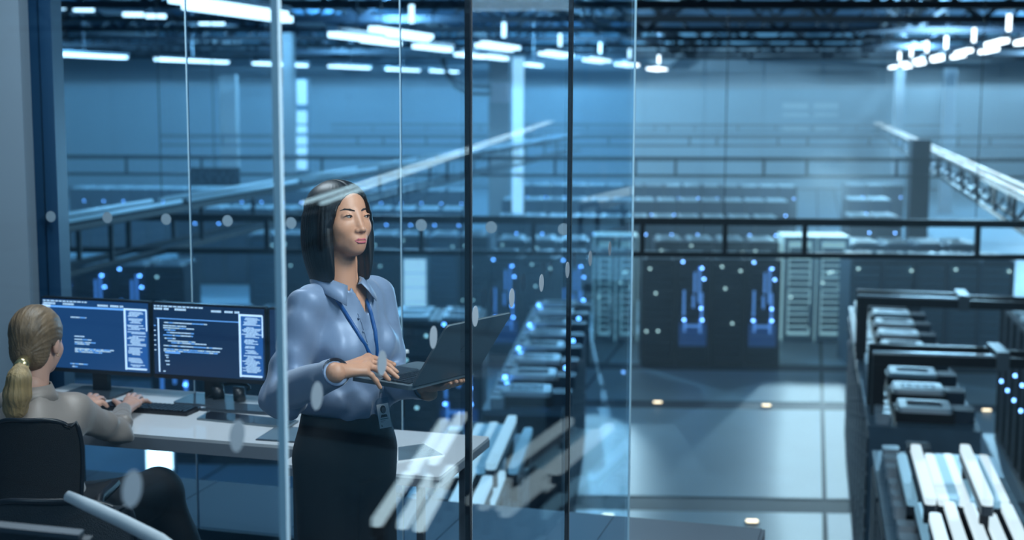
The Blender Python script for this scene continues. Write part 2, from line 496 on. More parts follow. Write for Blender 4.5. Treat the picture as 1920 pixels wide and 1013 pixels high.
# bright windows on the left (tall strip) and the lit openings at the end of the hall
t = thing('light_strip_tower', 'tall white window strip broken into lit panes', 'window', at_Y(566, 312, 50), 0)
for (a, b) in ((150, 196), (208, 232), (236, 250), (256, 272), (276, 290), (294, 318)):
    p, q = at_Y(556, a, 50), at_Y(575, b, 50)
    MB().box(p.x, q.x, 50, 50.15, q.z, p.z).build('lit_pane', M['glow_white'], t, world=True)
MB().box(at_Y(553, 200, 50).x, at_Y(578, 200, 50).x, 50.15, 50.3, 0, at_Y(0, 145, 50).z).build('backing', M['rack_light'], t, world=True)
t = thing('far_window_bank', 'pale window bank at the far end of the main aisle', 'window', at_Y(1520, 256, 80), 0)
for (a, b) in ((193, 204), (212, 219), (236, 248)):
    for (c, d) in ((1468, 1516), (1526, 1572)):
        p, q = at_Y(c, a, 80), at_Y(d, b, 80)
        MB().box(p.x, q.x, 79.98, 80.09, q.z, p.z).build('lit_pane', M['vent_far'], t, world=True)
p, q = at_Y(1462, 190, 80), at_Y(1578, 253, 80)
MB().box(p.x, q.x, 80.09, 80.19, q.z, p.z).build('window_frame', M['wall_far'], t, world=True)

# ---------------------------------------------------------------- ladder trays across the hall
def ladder(label, pts_top, pts_bot, posts, th, Y0, name='cable_ladder', rods=()):
    a, b = pts_top
    A, B = at_Y(a[0], a[1], Y0), at_Y(b[0], b[1], Y0)
    hgt = A.z - at_Y(pts_bot[0][0], pts_bot[0][1], Y0).z
    ang = 0.0
    t = thing(name, label, 'cable ladder', (A.x, A.y, A.z - hgt), 0, 'black cable ladders across the hall')
    L = B.x - A.x
    dz = B.z - A.z
    n = max(2, int(L / 3.2))
    MB().bar((0, 0, hgt), (L, 0, hgt + dz), th, th * .9).build('top_rail', M['black'], t)
    MB().bar((0, 0, 0), (L, 0, dz), th, th * .9).build('bottom_rail', M['black'], t)
    MB().bar((0, .34, hgt - th), (L, .34, hgt + dz - th), th * .4, th * .4).build('back_rail', M['black'], t)
    for px in posts:
        X = (at_Y(px, 400, Y0).x - A.x)
        f = X / L
        MB().box(X - th * .4, X + th * .4, -th * .4, th * .4, f * dz, hgt + f * dz).build('upright', M['black'], t)
    for px in rods:
        X = (at_Y(px, 400, Y0).x - A.x)
        MB().tube([(X, .1, hgt), (X, .1, 8.6 - A.z + hgt)], .006, 6).build('hanger_rod', M['black'], t)
    return t


ladder('thick black cable ladder crossing above the nearest rack fronts', ((112, 404), (1990, 419)), ((112, 468), (1990, 492)), (125, 240, 500, 640, 790, 1000, 1205, 1360, 1510, 1835), .075, 17.0, rods=(300, 1360, 1835))
ladder('second thin black cable ladder beyond the thick one', ((118, 293), (1960, 299)), ((118, 326), (1960, 338)), (240, 380, 520, 605, 735, 875, 1040, 1190, 1265, 1430, 1510, 1678, 1757), .07, 34.0)
ladder('third faint cable ladder just under the far wall', ((300, 254), (1940, 256)), ((300, 272), (1940, 280)), (420, 520, 672, 720, 800, 870, 1020, 1140, 1290, 1341, 1455, 1510, 1625, 1677, 1790, 1850), .075, 52.0)
ladder('farthest thin cable ladder crossing by the far windows', ((620, 233), (1800, 235)), ((620, 245), (1800, 249)), (700, 800, 900, 1000, 1100, 1225, 1250, 1300, 1380, 1450, 1520, 1600, 1640), .07, 68.0)


# ---------------------------------------------------------------- tube-lit rails running away (right: real, left: real, and the one mirrored in the glass)
NG_P = Vector((-.53, 1.9, 0))
NG_D = Vector((math.sin(R(15.9)), math.cos(R(15.9)), 0))
NG_N = Vector((NG_D.y, -NG_D.x, 0))


def mirror(p):
    d = (Vector((p.x, p.y, 0)) - NG_P).dot(NG_N)
    return p - NG_N * (2 * d)


def rail(label, A, B, hgt=.48, step=2.2, tubes=True, dim=False, two=.12, tm='tube_rail'):
    t = thing('lit_cable_rail', label, 'cable ladder', A, 0, None)
    d = (B - A)
    L = d.length
    n = d.normalized()
    side = Vector((n.y, -n.x, 0)).normalized()
    z = Vector((0, 0, 1))
    loc = lambda s, o, h: n * s + side * o + z * h
    for o in (-two, two):
        MB().bar(loc(0, o, 0), loc(L, o, 0), .05, .07).build('lower_rail', M['black'], t)
        MB().bar(loc(0, o, hgt), loc(L, o, hgt), .05, .07).build('upper_rail', M['black'], t)
    s = 0.0
    while s < L:
        for o in (-two, two):
            MB().bar(loc(s, o, 0), loc(s, o, hgt), .05).build('rung', M['black'], t)
        s += step * (1 + s / L * 2)
    s = .1
    while s < L - 1:
        l = min(4.2, L - s)
        for o in (-two, two):
            if tubes:
                MB().tube([loc(s, o, hgt + .09), loc(s + l - .25, o, hgt + .09)], .026, 8).build('light_tube', M['tube_dim' if dim else tm], t, smooth=True)
        for kk in range(3 if tm == 'tube_rail' and not dim else 0):
            MB().bar(loc(s + kk * 1.3, -two, .1), loc(s + kk * 1.3 + .8, two, .2), .03, .08).build('cable_clip', M['rack_light'], t)
        s += l
    return t


def line_pts(p0, p1, Y0, drop, Y1):
    a = at_z(p0[0], p0[1], CAM.z - drop)
    b = at_z(p1[0], p1[1], CAM.z - drop)
    n = (b - a).normalized()
    return a + n * ((Y0 - a.y) / n.y), a + n * ((Y1 - a.y) / n.y)


M['lamp'].node_tree.nodes['Principled BSDF'].inputs['Emission Strength'].default_value = 3.2
A, B = line_pts((1920, 355), (1715, 262), 17, 1.4, 78)
A.z -= .57; B.z -= .57
rail('black tube-topped cable rail running away on the right', A, B)
A, B = line_pts((130, 428), (590, 345), 13.5, 1.45, 50)
A.z -= .45; B.z -= .45
rail('dim tube-topped cable rail running away on the left', A, B, dim=True, two=.2)
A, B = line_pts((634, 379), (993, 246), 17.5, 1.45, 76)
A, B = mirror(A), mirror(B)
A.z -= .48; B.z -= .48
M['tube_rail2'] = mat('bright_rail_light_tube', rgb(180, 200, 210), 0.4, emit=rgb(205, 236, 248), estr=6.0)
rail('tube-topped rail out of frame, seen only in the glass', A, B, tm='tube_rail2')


# ---------------------------------------------------------------- pendant lights
def pendant_row(pts, z, length, ang, side_gap, labf, group, vertical=True, w=.16):
    for i, (x, y, scale) in enumerate(pts):
        p = at_z(x, y, CAM.z + z)
        t = thing('pendant_light', labf(i), 'light', (p.x, p.y, p.z), ang, group)
        L = length * scale
        for j, (o, s0) in enumerate(((-side_gap / 2, 0), (side_gap / 2, -L * .35))):
            if side_gap == 0 and j: break
            hs = MB().prism(rrect(w * 1.15, L, .03, 2, o, s0), .04, .12).build('housing', M['steel'], t)
            MB().prism(rrect(w, L * .97, .05, 3, o, s0), -.05, .04).build('diffuser', M['lamp'], t)
        MB().tube([(0, 0, .12), (0, 0, 8.9 - p.z)], .015, 6).build('hanger_rod', M['steel'], t)
        if vertical:
            MB().prism(rrect(.10, .10, .04), .25, .25 + .36).build('lit_bracket', M['lamp'], t)


pendant_row([(480, 24, 1), (772, 67, 1), (945, 89, .95), (1050, 103, .9), (1125, 114, .9), (1180, 122, .9), (1235, 130, .9)], 1.2, 3.6, R(-13.5), .45,
            lambda i: ORD[i] + ' double tube pendant along the long upper row, counted from the left', 'double tube pendants of the upper row', w=.2)
pendant_row([(1890, 80, 1), (1825, 97, 1), (1773, 107, .9), (1737, 113, .9), (1708, 120, .9), (1686, 126, .9)], 1.2, 2.8, R(-11), .5,
            lambda i: ORD[i] + ' pendant from the right frame edge in the right row', 'pendants of the right row')
pendant_row([(157, 104, 1), (362, 114, 1.05), (527, 121, .95), (656, 126, .85), (756, 131, .8), (833, 134, .75)], 1.2, 4.3, R(-19), .0,
            lambda i: ORD[i] + ' long lit tube from the left in the level left row', 'long tubes of the level row', w=.34, vertical=False)
pendant_row([(157, 17, .55), (112, 13, .3), (250, 27, .6), (292, 30, .6), (397, 43, .85)], 2.0, .85, R(-82), .0,
            lambda i: ORD[i] + ' short lamp in the upper left corner group, from the left wall', 'short lamps at the upper left', w=.24, vertical=False)
pendant_row([(670, 70, 1), (715, 78, .8), (812, 90, 1), (880, 104, .9), (930, 108, .9), (1000, 122, .9)], 1.05, 2.6, R(-13.5), .0,
            lambda i: ORD[i] + ' dim tube just under the long upper row, from the left', 'dim tubes under the upper row', w=.2, vertical=False)

# the pendants' own light on the far part of the hall
for (x, y, e) in ((-10, 44, 260), (-3, 36, 260), (2, 46, 300), (6, 58, 400), (13, 40, 420), (16, 55, 500), (-8, 62, 400), (-20, 52, 300), (24, 62, 400), (3, 70, 420)):
    pl_ = bpy.data.lights.new('pendant_glow', 'POINT')
    pl_.energy, pl_.color, pl_.shadow_soft_size = e, (0.34, 0.70, 1.0), .03
    po = bpy.data.objects.new('pendant_glow', pl_)
    C.objects.link(po)
    po.location = (x, y, 7.4)
    pl_.energy *= 7.5
hz = MB().box(-44.9, 44.9, 9, 80.1, .02, 8.85).build('haze', None) if False else None
hm = bpy.data.materials.new('thin_haze')
hm.use_nodes = True
hn_ = hm.node_tree
hn_.nodes.clear()
ho_ = hn_.nodes.new('ShaderNodeOutputMaterial')
hs_ = hn_.nodes.new('ShaderNodeVolumeScatter')
hs_.inputs['Color'].default_value = (0.75, 0.9, 1, 1)
hs_.inputs['Density'].default_value = 0.010
hs_.inputs['Anisotropy'].default_value = 0.2
hn_.links.new(hs_.outputs[0], ho_.inputs['Volume'])
tag(MB().box(-44.9, 44.9, 9, 80.1, .05, 5.6).build('haze', hm), 'thin blue haze hanging in the server hall', 'haze', kind='stuff')

# lettering on an added board, backwards to imitate its reflection in the glass
fc = bpy.data.curves.new('sign_lettering', 'FONT')
fc.body = 'SW925'
fc.size, fc.extrude, fc.align_x = .40, .01, 'CENTER'
fo_ = bpy.data.objects.new('sign_lettering', fc)
fc.materials.append(M['rack_light'])
C.objects.link(fo_)
pp_ = at_Y(402, 343, 32.9)
sg_ = thing('reflected_sign', 'added board with SW925 backwards imitating a reflection, above the left monitors', 'sign', (pp_.x, pp_.y, pp_.z - .06))
MB().box(-.6, .6, .02, .06, -.02, .42).build('board', M['wall_far2'] if False else M['rack'], sg_)
MB().tube([(0, .04, .42), (0, .04, 8.8 - pp_.z)], .012, 6).build('hanger_rod', M['black'], sg_)
bpy.context.view_layer.update()
me_ = bpy.data.meshes.new_from_object(fo_.evaluated_get(bpy.context.evaluated_depsgraph_get()))
bpy.data.objects.remove(fo_)
fo_ = bpy.data.objects.new('lettering', me_)
C.objects.link(fo_)
fo_.parent = sg_
fo_.location = (0, 0, .06)
fo_.rotation_euler = (R(90), 0, 0)
fo_.scale = (-1, 1, 1)
# ================================================================== SERVER RACKS
led = {}
for k, nm in (('led_blue', 'blue'), ('led_white', 'white')):
    o = MB().box(-.02, .02, -.02, .01, -.016, .016).build('status_light', M[k])
    led[k] = o.data
    bpy.data.objects.remove(o)


def part_from(me, name, parent, loc):
    o = bpy.data.objects.new(name, me)
    C.objects.link(o)
    o.parent = parent
    o.location = loc
    return o


def vent_meshes():
    f = MB()
    W, D = .50, .44
    # pale frame ring with a rounded outline and a recessed dark grille
    o, i = rrect(W, D, .045, 4), rrect(W - .17, D - .18, .012, 4)
    n = len(o)
    vs = [(x, y, 0) for x, y in o] + [(x * .97, y * .97, .045) for x, y in o] + [(x, y, .05) for x, y in i] + [(x, y, .03) for x, y in i]
    fs = []
    for a, b in ((0, 1), (1, 2), (2, 3)):
        fs += [(a * n + k, a * n + (k + 1) % n, b * n + (k + 1) % n, b * n + k) for k in range(n)]
    f.add(vs, fs)
    g = MB().box(-(W - .17) / 2, (W - .17) / 2, -(D - .18) / 2, (D - .18) / 2, .0, .035)
    return f, g


vf, vg = vent_meshes()
o = vf.build('vent_module', M['vent']); VF = o.data; bpy.data.objects.remove(o)
o = vf.build('vent_module', M['vent_far']); VFF = o.data; bpy.data.objects.remove(o)
o = vg.build('vent_grille', M['grille']); VG = o.data; bpy.data.objects.remove(o)
o = MB().box(-.03, .03, -.09, .09, .035, .045).build('grille_panel', M['top']); GP = o.data; bpy.data.objects.remove(o)
o = MB().prism(rrect(.14, .16, .03), 0, .1).build('terminal_box', M['vent']); TB = o.data; bpy.data.objects.remove(o)
o = MB().prism(rrect(.2, .26, .03), 0, .13).build('junction_box', M['grille']); JB = o.data; bpy.data.objects.remove(o)


def rack(kind, W=.66, D=1.1, H=2.1, units=13, seed=0, top=True):
    """front faces local -Y, origin at the middle of the front foot"""
    rnd = random.Random(seed)
    bm, um = {'dark': ('rack', 'unit'), 'blue': ('rack', 'unit'), 'pale': ('rack_light', 'unit_light'), 'plain': ('rack', 'unit')}[kind]
    t = empty('server_rack')
    w = W / 2 - .005
    s = MB()
    s.box(-w, -w + .05, .0, D, 0, H).box(w - .05, w, .0, D, 0, H).box(-w + .05, w - .05, D - .04, D, 0, H).box(-w + .05, w - .05, .0, D - .04, H - .06, H).box(-w + .05, w - .05, .0, D - .04, 0, .1)
    s.build('cabinet_body', M[bm], t)
    uh = (H - .2) / units
    me = MB().box(-w + .06, w - .06, 0, .5, .008, uh - .008).box(-w + .12, -w + .3, -.008, 0, .03, uh - .03).box(w - .3, w - .12, -.008, 0, .03, uh - .03)
    uo = me.build('server_unit', M[um], t, loc=(0, .05, .1))
    ub = None
    for k in range(1, units):
        if kind == 'blue' and k in (2, 3, 4):
            if ub is None:
                ub = me.build('server_unit', M['unit_blue'], t, loc=(0, .05, .1 + uh * k))
            else:
                inst(ub, t, (0, .05, .1 + uh * k))
            continue
        inst(uo, t, (0, .05, .1 + uh * k))
    if kind == 'blue':
        q = MB()
        for (x0, x1, z0, z1) in ((.09, .13, 1.25, 1.95), (.0, .04, 1.45, 1.85), (-.2, -.16, 1.0, 1.5), (.14, .18, .85, 1.45), (-.16, .16, .78, .82), (-.18, -.14, .68, .95), (.12, .16, .66, .95), (-.02, .02, 1.15, 1.4)):
            q.box(x0, x1, .01, .03, z0, z1)
        tag(q.build('light_strip', M['strip_blue'], t), kind='stuff')
        for (x, z) in ((.16, 1.93), (.19, 1.72), (.15, 1.15), (-.18, .92), (.17, .92), (-.2, 2.05)):
            part_from(led['led_blue'], 'status_light', t, (x + rnd.uniform(-.02, .02), 0, z))
    else:
        if kind == 'plain':
            for z in (1.35, 1.0):
                part_from(led['led_blue'], 'status_light', t, (.2, 0, z))
        for k in range(4 if kind == 'dark' else 1 if kind == 'pale' else 0):
            part_from(led['led_white'], 'status_light', t, (rnd.uniform(-.24, .24), 0, rnd.choice((1.95, 1.5, .9, .7, .5, .4)) + rnd.uniform(-.08, .08)))
    if top:
        for yy in (.28, .82):
            v = part_from(VFF, 'vent_module', t, (0, yy, H))
            part_from(VG, 'vent_grille', v, (0, 0, 0))
    return t


random.seed(3)
protos = {}
for kd in ('dark', 'blue', 'pale', 'plain'):
    protos[kd] = [rack(kd, seed=s) for s in (1, 2, 3)]


used = set()


def place_rack(kd, s, x, y, rz, label, group, name=None):
    o = protos[kd][s % 3]
    if o.name in used:
        o = copy_tree(o)
    else:
        used.add(o.name)
    o.location = (x, y, 0)
    o.rotation_euler = (0, 0, rz)
    tag(o, label, 'server rack', group)
    return o


def rack_row(end_px, end_py, n, kinds, side, labf, group, ang=CROSS, W=.67, end_z=0.0, Y=None):
    """n racks going to the left (side=-1) or right (+1) from the given end corner on the floor"""
    e = at_z(end_px, end_py, end_z) if Y is None else Vector((at_Y(end_px, 480, Y).x, Y, 0))
    c, s_ = math.cos(ang), math.sin(ang)
    for i in range(n):
        d = side * (i + .5) * W
        place_rack(kinds[i % len(kinds)], i, e.x + d * c, e.y + d * s_, ang, labf(i, kinds[i % len(kinds)]), group)
    return e


cn = {'plain': 'black rack with two blue lights', 'dark': 'dark rack with sparse pale lights', 'blue': 'rack glowing with blue light strips', 'pale': 'pale grey rack'}
rack_row(1461, 690, 4, ['blue', 'dark'], -1, lambda i, k: '%s, %s from the right end of the front row' % (cn[k], ORD[i]), 'racks of the front row left of the main aisle')
rack_row(1106, 684, 3, ['blue', 'dark'], -1, lambda i, k: '%s, %s left of the corner cabinet' % (cn[k], ORD[i]), 'racks seen through the glass left of the corner')
rack_row(905, 0, 7, ['blue', 'dark', 'plain'], -1, lambda i, k: '%s, %s from the right in the row beyond the desks' % (cn[k], ORD[i]), 'racks behind and below the desks', Y=19.0)
rack_row(1597, 0, 5, ['pale'], 1, lambda i, k: 'pale grey rack, %s from the main aisle in the right-hand row' % ORD[i], 'racks of the pale row right of the main aisle', W=.62, Y=26.6)
rack_row(345, 0, 6, ['dark', 'blue', 'blue', 'blue', 'dark'], -1, lambda i, k: '%s, %s from the right in the group above the monitors' % (cn[k], ORD[i]), 'racks above the monitors', Y=25.0)
rack_row(915, 0, 8, ['dark', 'pale', 'dark'], -1, lambda i, k: '%s, %s from the beige column behind the standing person' % (cn[k], ORD[i]), 'racks behind the standing person', Y=30.5)
rack_row(1461, 0, 4, ['dark'], -1, lambda i, k: 'dark rack in the second row, %s from its aisle end' % ORD[i], 'racks of the second row', Y=29.6)
rack_row(1106, 0, 3, ['dark'], -1, lambda i, k: 'dark rack of the second row beyond the glass, %s left of the corner cabinet' % ORD[i], 'racks of the second row', Y=29.6)
rack_row(1595, 0, 4, ['pale'], 1, lambda i, k: 'pale rack in the second right-hand row, %s from the aisle' % ORD[i], 'racks of the second right-hand row', Y=29.3)


# simpler racks far behind: body, door, two pale vent modules
def far_rack(mat_b):
    t = empty('server_rack')
    MB().box(-.32, .32, 0, 1.1, 0, 2.1).build('cabinet_body', mat_b, t)
    MB().box(-.27, .27, -.03, 0, .15, 1.98).build('door', M['unit'], t)
    for yy in (.28, .82):
        part_from(VFF, 'vent_module', t, (0, yy, 2.1))
    part_from(led['led_blue'], 'status_light', t, (.2, -.04, 1.7))
    return t


fp = far_rack(M['rack'])
first = True
for r, (Y, x0, x1, gname) in enumerate(((35.5, 930, 1478, 'third'), (41.5, 940, 1485, 'fourth'), (48.5, 960, 1490, 'fifth'), (36.0, 1592, 1708, 'third right-hand'), (42.0, 1590, 1705, 'fourth right-hand'), (49.0, 1588, 1700, 'fifth right-hand'), (38.0, 330, 900, 'third left'), (46.0, 130, 900, 'fourth left'))):
    a, b = at_Y(x0, 400, Y).x, at_Y(x1, 400, Y).x
    n = int((b - a) / .66)
    for i in range(n):
        o = fp if first else copy_tree(fp)
        first = False
        xx = a + (i + .5) * .66
        o.location = (xx, Y + math.tan(CROSS) * (xx - a), 0)
        o.rotation_euler = (0, 0, CROSS)
        tag(o, 'hazy far rack in the %s row, %s from its left end' % (gname, ORD[min(i, 38)]), 'server rack', 'far racks of the %s row' % gname)


# lit glass-door cabinets closing the aisle
def lit_cabinet(px0, px1, pyb, label, W=None, mir=False, h=2.25):
    a, b = at_z(px0, pyb, 0), at_z(px1, pyb, 0)
    c = (a + b) / 2
    W = b.x - a.x
    ang = CROSS
    if mir:
        c = mirror(c)
        ang = R(-31.8)
    t = thing('lit_cabinet', label, 'cabinet', (c.x, c.y, 0), ang)
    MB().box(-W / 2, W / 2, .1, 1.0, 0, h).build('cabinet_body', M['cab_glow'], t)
    for k in range(2):
        x0 = -W / 2 + k * W / 2
        d = MB().box(x0 + .02, x0 + .1, 0, .1, 0, h).box(x0 + W / 2 - .1, x0 + W / 2 - .02, 0, .1, 0, h).box(x0 + .1, x0 + W / 2 - .1, 0, .1, h - .1, h).box(x0 + .1, x0 + W / 2 - .1, 0, .1, 0, .12).box(x0 + .1, x0 + W / 2 - .1, 0, .1, h * .5, h * .5 + .05).build('door', M['cab_frame'], t)
        MB().box(x0 + W / 2 - .16, x0 + W / 2 - .12, -.06, -.02, .3, .8).build('handle', M['vent'], d)
        for j in range(14):
            zz = .2 + j * (h - .4) / 14
            MB().box(x0 + .14, x0 + W / 2 - .14, .02, .1, zz, zz + .09).build('shelf_unit', M['unit_light' if j % 3 else 'vent_far'], t)
    rn = random.Random(5)
    for k in range(5):
        part_from(led['led_white'], 'status_light', t, (rn.uniform(-W * .4, W * .4), .0, rn.uniform(.4, h * .7)))
    return t


lit_cabinet(1466, 1588, 640, 'bright glass-door cabinet closing the end of the main aisle')
lit_cabinet(1112, 1194, 640, 'stand-in for the bright cabinet reflected in the glass just left of its corner')  # solid copy put where the glass would show a reflection


# cabinets seen from above, in rows running away
def top_cabinet(W, L, right_side=1, near=False, seed=0, H=2.1, lights=False):
    """width W along local x, length L along local y (0..L); origin at the near middle foot"""
    rnd = random.Random(seed)
    t = empty('server_cabinet')
    g = .006
    s = MB().box(-W / 2, W / 2, g, L - g, 0, H - .05)
    s.build('cabinet_body', M['rack'], t)
    MB().box(-W / 2 - .01, W / 2 + .01, g, L - g, H - .05, H).build('top_panel', M['top'], t)
    for k in range(10):
        for sx in (-1, 1):
            z0 = .15 + k * .185
            MB().box(min(sx * W / 2, sx * (W / 2 + .015)), max(sx * W / 2, sx * (W / 2 + .015)), .06, L - .06, z0, z0 + .15).build('server_unit', M['unit'], t)
    if not near:
        v = part_from(VF, 'vent_module', t, (.02, L / 2 - .02, H + .10))
        MB().box(-.25, .29, L / 2 - .22, L / 2 + .2, H, H + .10).build('module_base', M['black'], t)
        part_from(VG, 'vent_grille', v, (0, 0, 0))
        if seed % 2:
            for k in range(4):
                part_from(GP, 'grille_panel', v, (-.12 + k * .08, 0, 0))
        part_from(JB, 'junction_box', t, (.38, L / 2 - .05, H))
    for k in range(3):
        part_from(TB, 'terminal_box', t, (-W / 2 + .13, L * (.2 + .28 * k), H))
    if near:
        for k in range(3):
            part_from(JB, 'junction_box', t, (-W / 2 + .36, L * (.2 + .28 * k), H))
    MB().box(-W / 2 + .23, -W / 2 + .25, .05, L - .05, H, H + .008).build('cable_guide', M['black'], t)
    if lights:
        for k in range(2):
            part_from(led['led_blue'], 'status_light', t, (rnd.uniform(-.3, W / 2), rnd.uniform(.1, L - .1), H + .13))
    for k in range(1 if lights else 0):
        o = part_from(led['led_blue'], 'status_light', t, (-W / 2 - .02, rnd.uniform(.1, L - .1), rnd.uniform(.3, 1.8)))
        o.rotation_euler = (0, 0, R(90))
    return t


# right row: near top corners at (1631,802) and (1836,804) px on z = 2.1
a, b = at_z(1631, 803, 2.1), at_z(1836, 804, 2.1)
c0 = (a + b) / 2
Wr = (b - a).length * .98
d = Vector((math.sin(-HALL), math.cos(HALL), 0))
base = Vector((c0.x, c0.y, 0))
prot = [top_cabinet(Wr, .86, seed=k) for k in (0, 1)]
for i in range(9):
    o = prot[i] if i < 2 else copy_tree(prot[i % 2])
    p = base + d * (.86 * i)
    o.location = p
    o.rotation_euler = (0, 0, HALL)
    tag(o, 'vent-topped cabinet, %s from the near end of the right row' % ORD[i], 'cabinet', 'vent-topped cabinets of the right row')
near = [top_cabinet(Wr, 1.1, near=True, seed=k + 5) for k in (0,)]
c1 = base - d * 0.95
for i in range(4):
    o = near[0] if i == 0 else copy_tree(near[0])
    o.location = c1 - d * (1.1 * (i + 1))
    o.rotation_euler = (0, 0, HALL)
    tag(o, 'cabinet carrying lit tubes, %s behind the gap in the right row' % ORD[i], 'cabinet', 'tube-topped cabinets of the right row')
# end panel facing the gap
o = tag(MB().box(-Wr / 2, Wr / 2, -.03, .0, 0, 2.1).build('end_panel', M['top']), 'plain steel end panel closing the right cabinet row', 'panel')
o.location = base
o.rotation_euler = (0, 0, HALL)


TD = {False: d / d.y, True: Vector((.105, 1, 0))}


def tube_bank(px_list, z, mir, group, labf, td=None):
    for i, (x0, y0, x1, y1, raised, dim) in enumerate(px_list):
        zz = z + (.22 if raised else .0)
        a, b = at_z(x0, y0, zz), at_z(x1, y1, zz)
        b = a - (td or TD[mir]) * (a.y - b.y)
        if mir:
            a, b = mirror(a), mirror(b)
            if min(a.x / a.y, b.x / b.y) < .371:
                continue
        dd = (b - a)
        L = dd.length
        ang = math.atan2(dd.y, dd.x) - math.pi / 2
        t = thing('light_tube', labf(i), 'light', a, ang, group)
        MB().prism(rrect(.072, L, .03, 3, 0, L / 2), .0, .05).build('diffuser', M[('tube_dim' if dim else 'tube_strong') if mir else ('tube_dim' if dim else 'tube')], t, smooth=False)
        MB().prism(rrect(.075, L * .99, .01, 1, 0, L / 2), -.07, 0).build('housing', M['plastic_grey'], t)
        for s in (.12, .88):
            MB().box(-.03, .03, L * s - .03, L * s + .03, 2.1 - zz, -.07).build('support_foot', M['black'], t)
    return


# right bank, pixel ends of the tubes on the near cabinets
RB = [(1690, 862, 1722, 950, 0, 1), (1716, 845, 1746, 948, 1, 0), (1742, 862, 1776, 950, 0, 0), (1760, 862, 1792, 950, 0, 1), (1776, 862, 1812, 952, 0, 0), (1808, 845, 1848, 950, 1, 0), (1794, 864, 1830, 952, 0, 1), (1828, 864, 1866, 954, 0, 1), (1842, 864, 1882, 954, 0, 0),
      (1724, 955, 1752, 1040, 0, 1), (1752, 975, 1775, 1045, 1, 0), (1779, 953, 1812, 1040, 0, 0), (1816, 955, 1848, 1040, 0, 0), (1856, 975, 1884, 1045, 0, 0), (1886, 957, 1925, 1040, 0, 0)]
tube_bank(RB, 2.3, False, 'lit tubes on the right cabinets', lambda i: '%s lit tube on the near right cabinets, far bank first, from the left' % ORD[i])
LB = [(845, 796, 785, 890, 0, 0), (877, 785, 835, 874, 1, 0), (901, 805, 862, 895, 0, 0), (927, 802, 888, 882, 0, 0), (961, 790, 930, 882, 1, 0), (860, 806, 812, 895, 0, 1), (912, 806, 874, 890, 0, 1), (940, 806, 905, 890, 0, 1),
      (779, 896, 722, 990, 0, 0), (825, 895, 770, 995, 0, 0), (860, 885, 804, 1000, 0, 0), (885, 885, 842, 1005, 0, 0), (915, 905, 888, 1012, 1, 0)]
tube_bank([q for q in LB if q[0] < 882], 2.35, True, 'lit tubes mirrored in the near glass', lambda i: '%s lit tube mirrored in the near glass over the desk end' % ORD[i])
tube_bank([q for q in LB if q[0] >= 882] + [(991, 812, 965, 890, 0, 1), (940, 895, 900, 1000, 0, 0)], 2.35, False, 'solid tubes in place of reflections', lambda i: '%s lit tube standing in for a reflection, right of the side desk' % ORD[i], TD[True])  # solid tubes added in place of reflections in the near glass

# solid cabinets left of the aisle, imitating a row reflected in the glass
va, vb = at_z(905, 770, 2.1), at_z(1052, 772, 2.1)
md = (at_z(1000, 575, 2.1) - va)
md = Vector((md.x, md.y, 0)).normalized()
mang = math.atan2(md.y, md.x) - math.pi / 2
mc = (va + vb) / 2
wm_ = (vb - va).length
mp = [top_cabinet(wm_, .86, seed=k, lights=True) for k in (1, 2)]
for i in range(8):
    o = mp[i] if i < 2 else copy_tree(mp[i % 2])
    o.location = Vector((mc.x, mc.y, 0)) + md * (.86 * i)
    o.rotation_euler = (0, 0, mang)
    tag(o, 'stand-in for a reflected blue-lit cabinet, %s from the near end beyond the glass' % ORD[i], 'cabinet', 'stand-ins for reflected blue-lit cabinets')
mn = top_cabinet(wm_, 1.1, near=True, seed=9)
for i in range(3):
    o = mn if i == 0 else copy_tree(mn)
    o.location = Vector((mc.x, mc.y, 0)) - md * (.9 + 1.1 * (i + 1)) + Vector((-.25, 0, 0))
    o.rotation_euler = (0, 0, mang)
    tag(o, 'stand-in for a reflected tube-topped cabinet beyond the glass, %s behind the gap' % ORD[i], 'cabinet', 'stand-ins for reflected tube-topped cabinets')

# far-right row whose fronts face the aisle on its left
e = at_z(1864, 822, 0)
for i in range(5):
    p = Vector((e.x, e.y, 0)) - d * (.67 * (i + .5))
    place_rack('plain', i, p.x, p.y, HALL - R(90), 'dark rack in the right edge row, %s from its far end' % ORD[i], 'racks at the right edge')
for (x, y, i) in ((1873, 748, 0), (1873, 785, 1)):
    pass


# black flat trays bridging the right row
def bridge_tray(label, p0, p1, z, bend):
    a, b = at_z(p0[0], p0[1], z), at_z(p1[0], p1[1], z)
    ang = math.atan2((b - a).y, (b - a).x)
    L = (b - a).length
    t = thing('bridge_tray', label, 'cable tray', a, ang, 'black trays bridging the right row')
    for yy in (0, .42):
        MB().box(0, L, yy - .03, yy + .03, 0, .1).build('side_rail', M['black'], t)
        MB().box(0, L * bend, yy - .04, yy + .04, .1, .125).build('rail_lip', M['alu_edge'] if yy == 0 else M['black'], t)
    for k in range(int(L / .4)):
        MB().box(.15 + k * .4, .2 + k * .4, .03, .39, .02, .06).build('rung', M['black'], t)
    MB().box(L * bend, L * bend + .12, -.06, .5, -.02, .16).build('splice_plate', M['alu'], t)
    for yy in (0, .42):
        MB().box(.0, .12, yy - .04, yy + .04, 2.1 - z, 0).build('support_leg', M['black'], t)
    return t


bridge_tray('upper black tray bridging the far part of the right row', (1608, 572), (1990, 585), 2.75, .5)
bridge_tray('lower black tray bridging the middle of the right row', (1636, 682), (2010, 694), 2.6, .62)

# lit cabinet glimpsed under the desk
p = at_Y(300, 884, 16.0)
t = thing('lit_cabinet', 'small bright lit cabinet glimpsed under the desk', 'cabinet', (p.x, p.y, 0), R(10))
MB().box(-.17, .17, 0, .4, 0, p.z + .3).build('cabinet_body', M['cab_frame'], t)
for k in range(5):
    MB().box(-.15, .15, -.02, 0, p.z + .02 + k * .052, p.z + .062 + k * .052).build('lit_slat', M['lamp'], t)
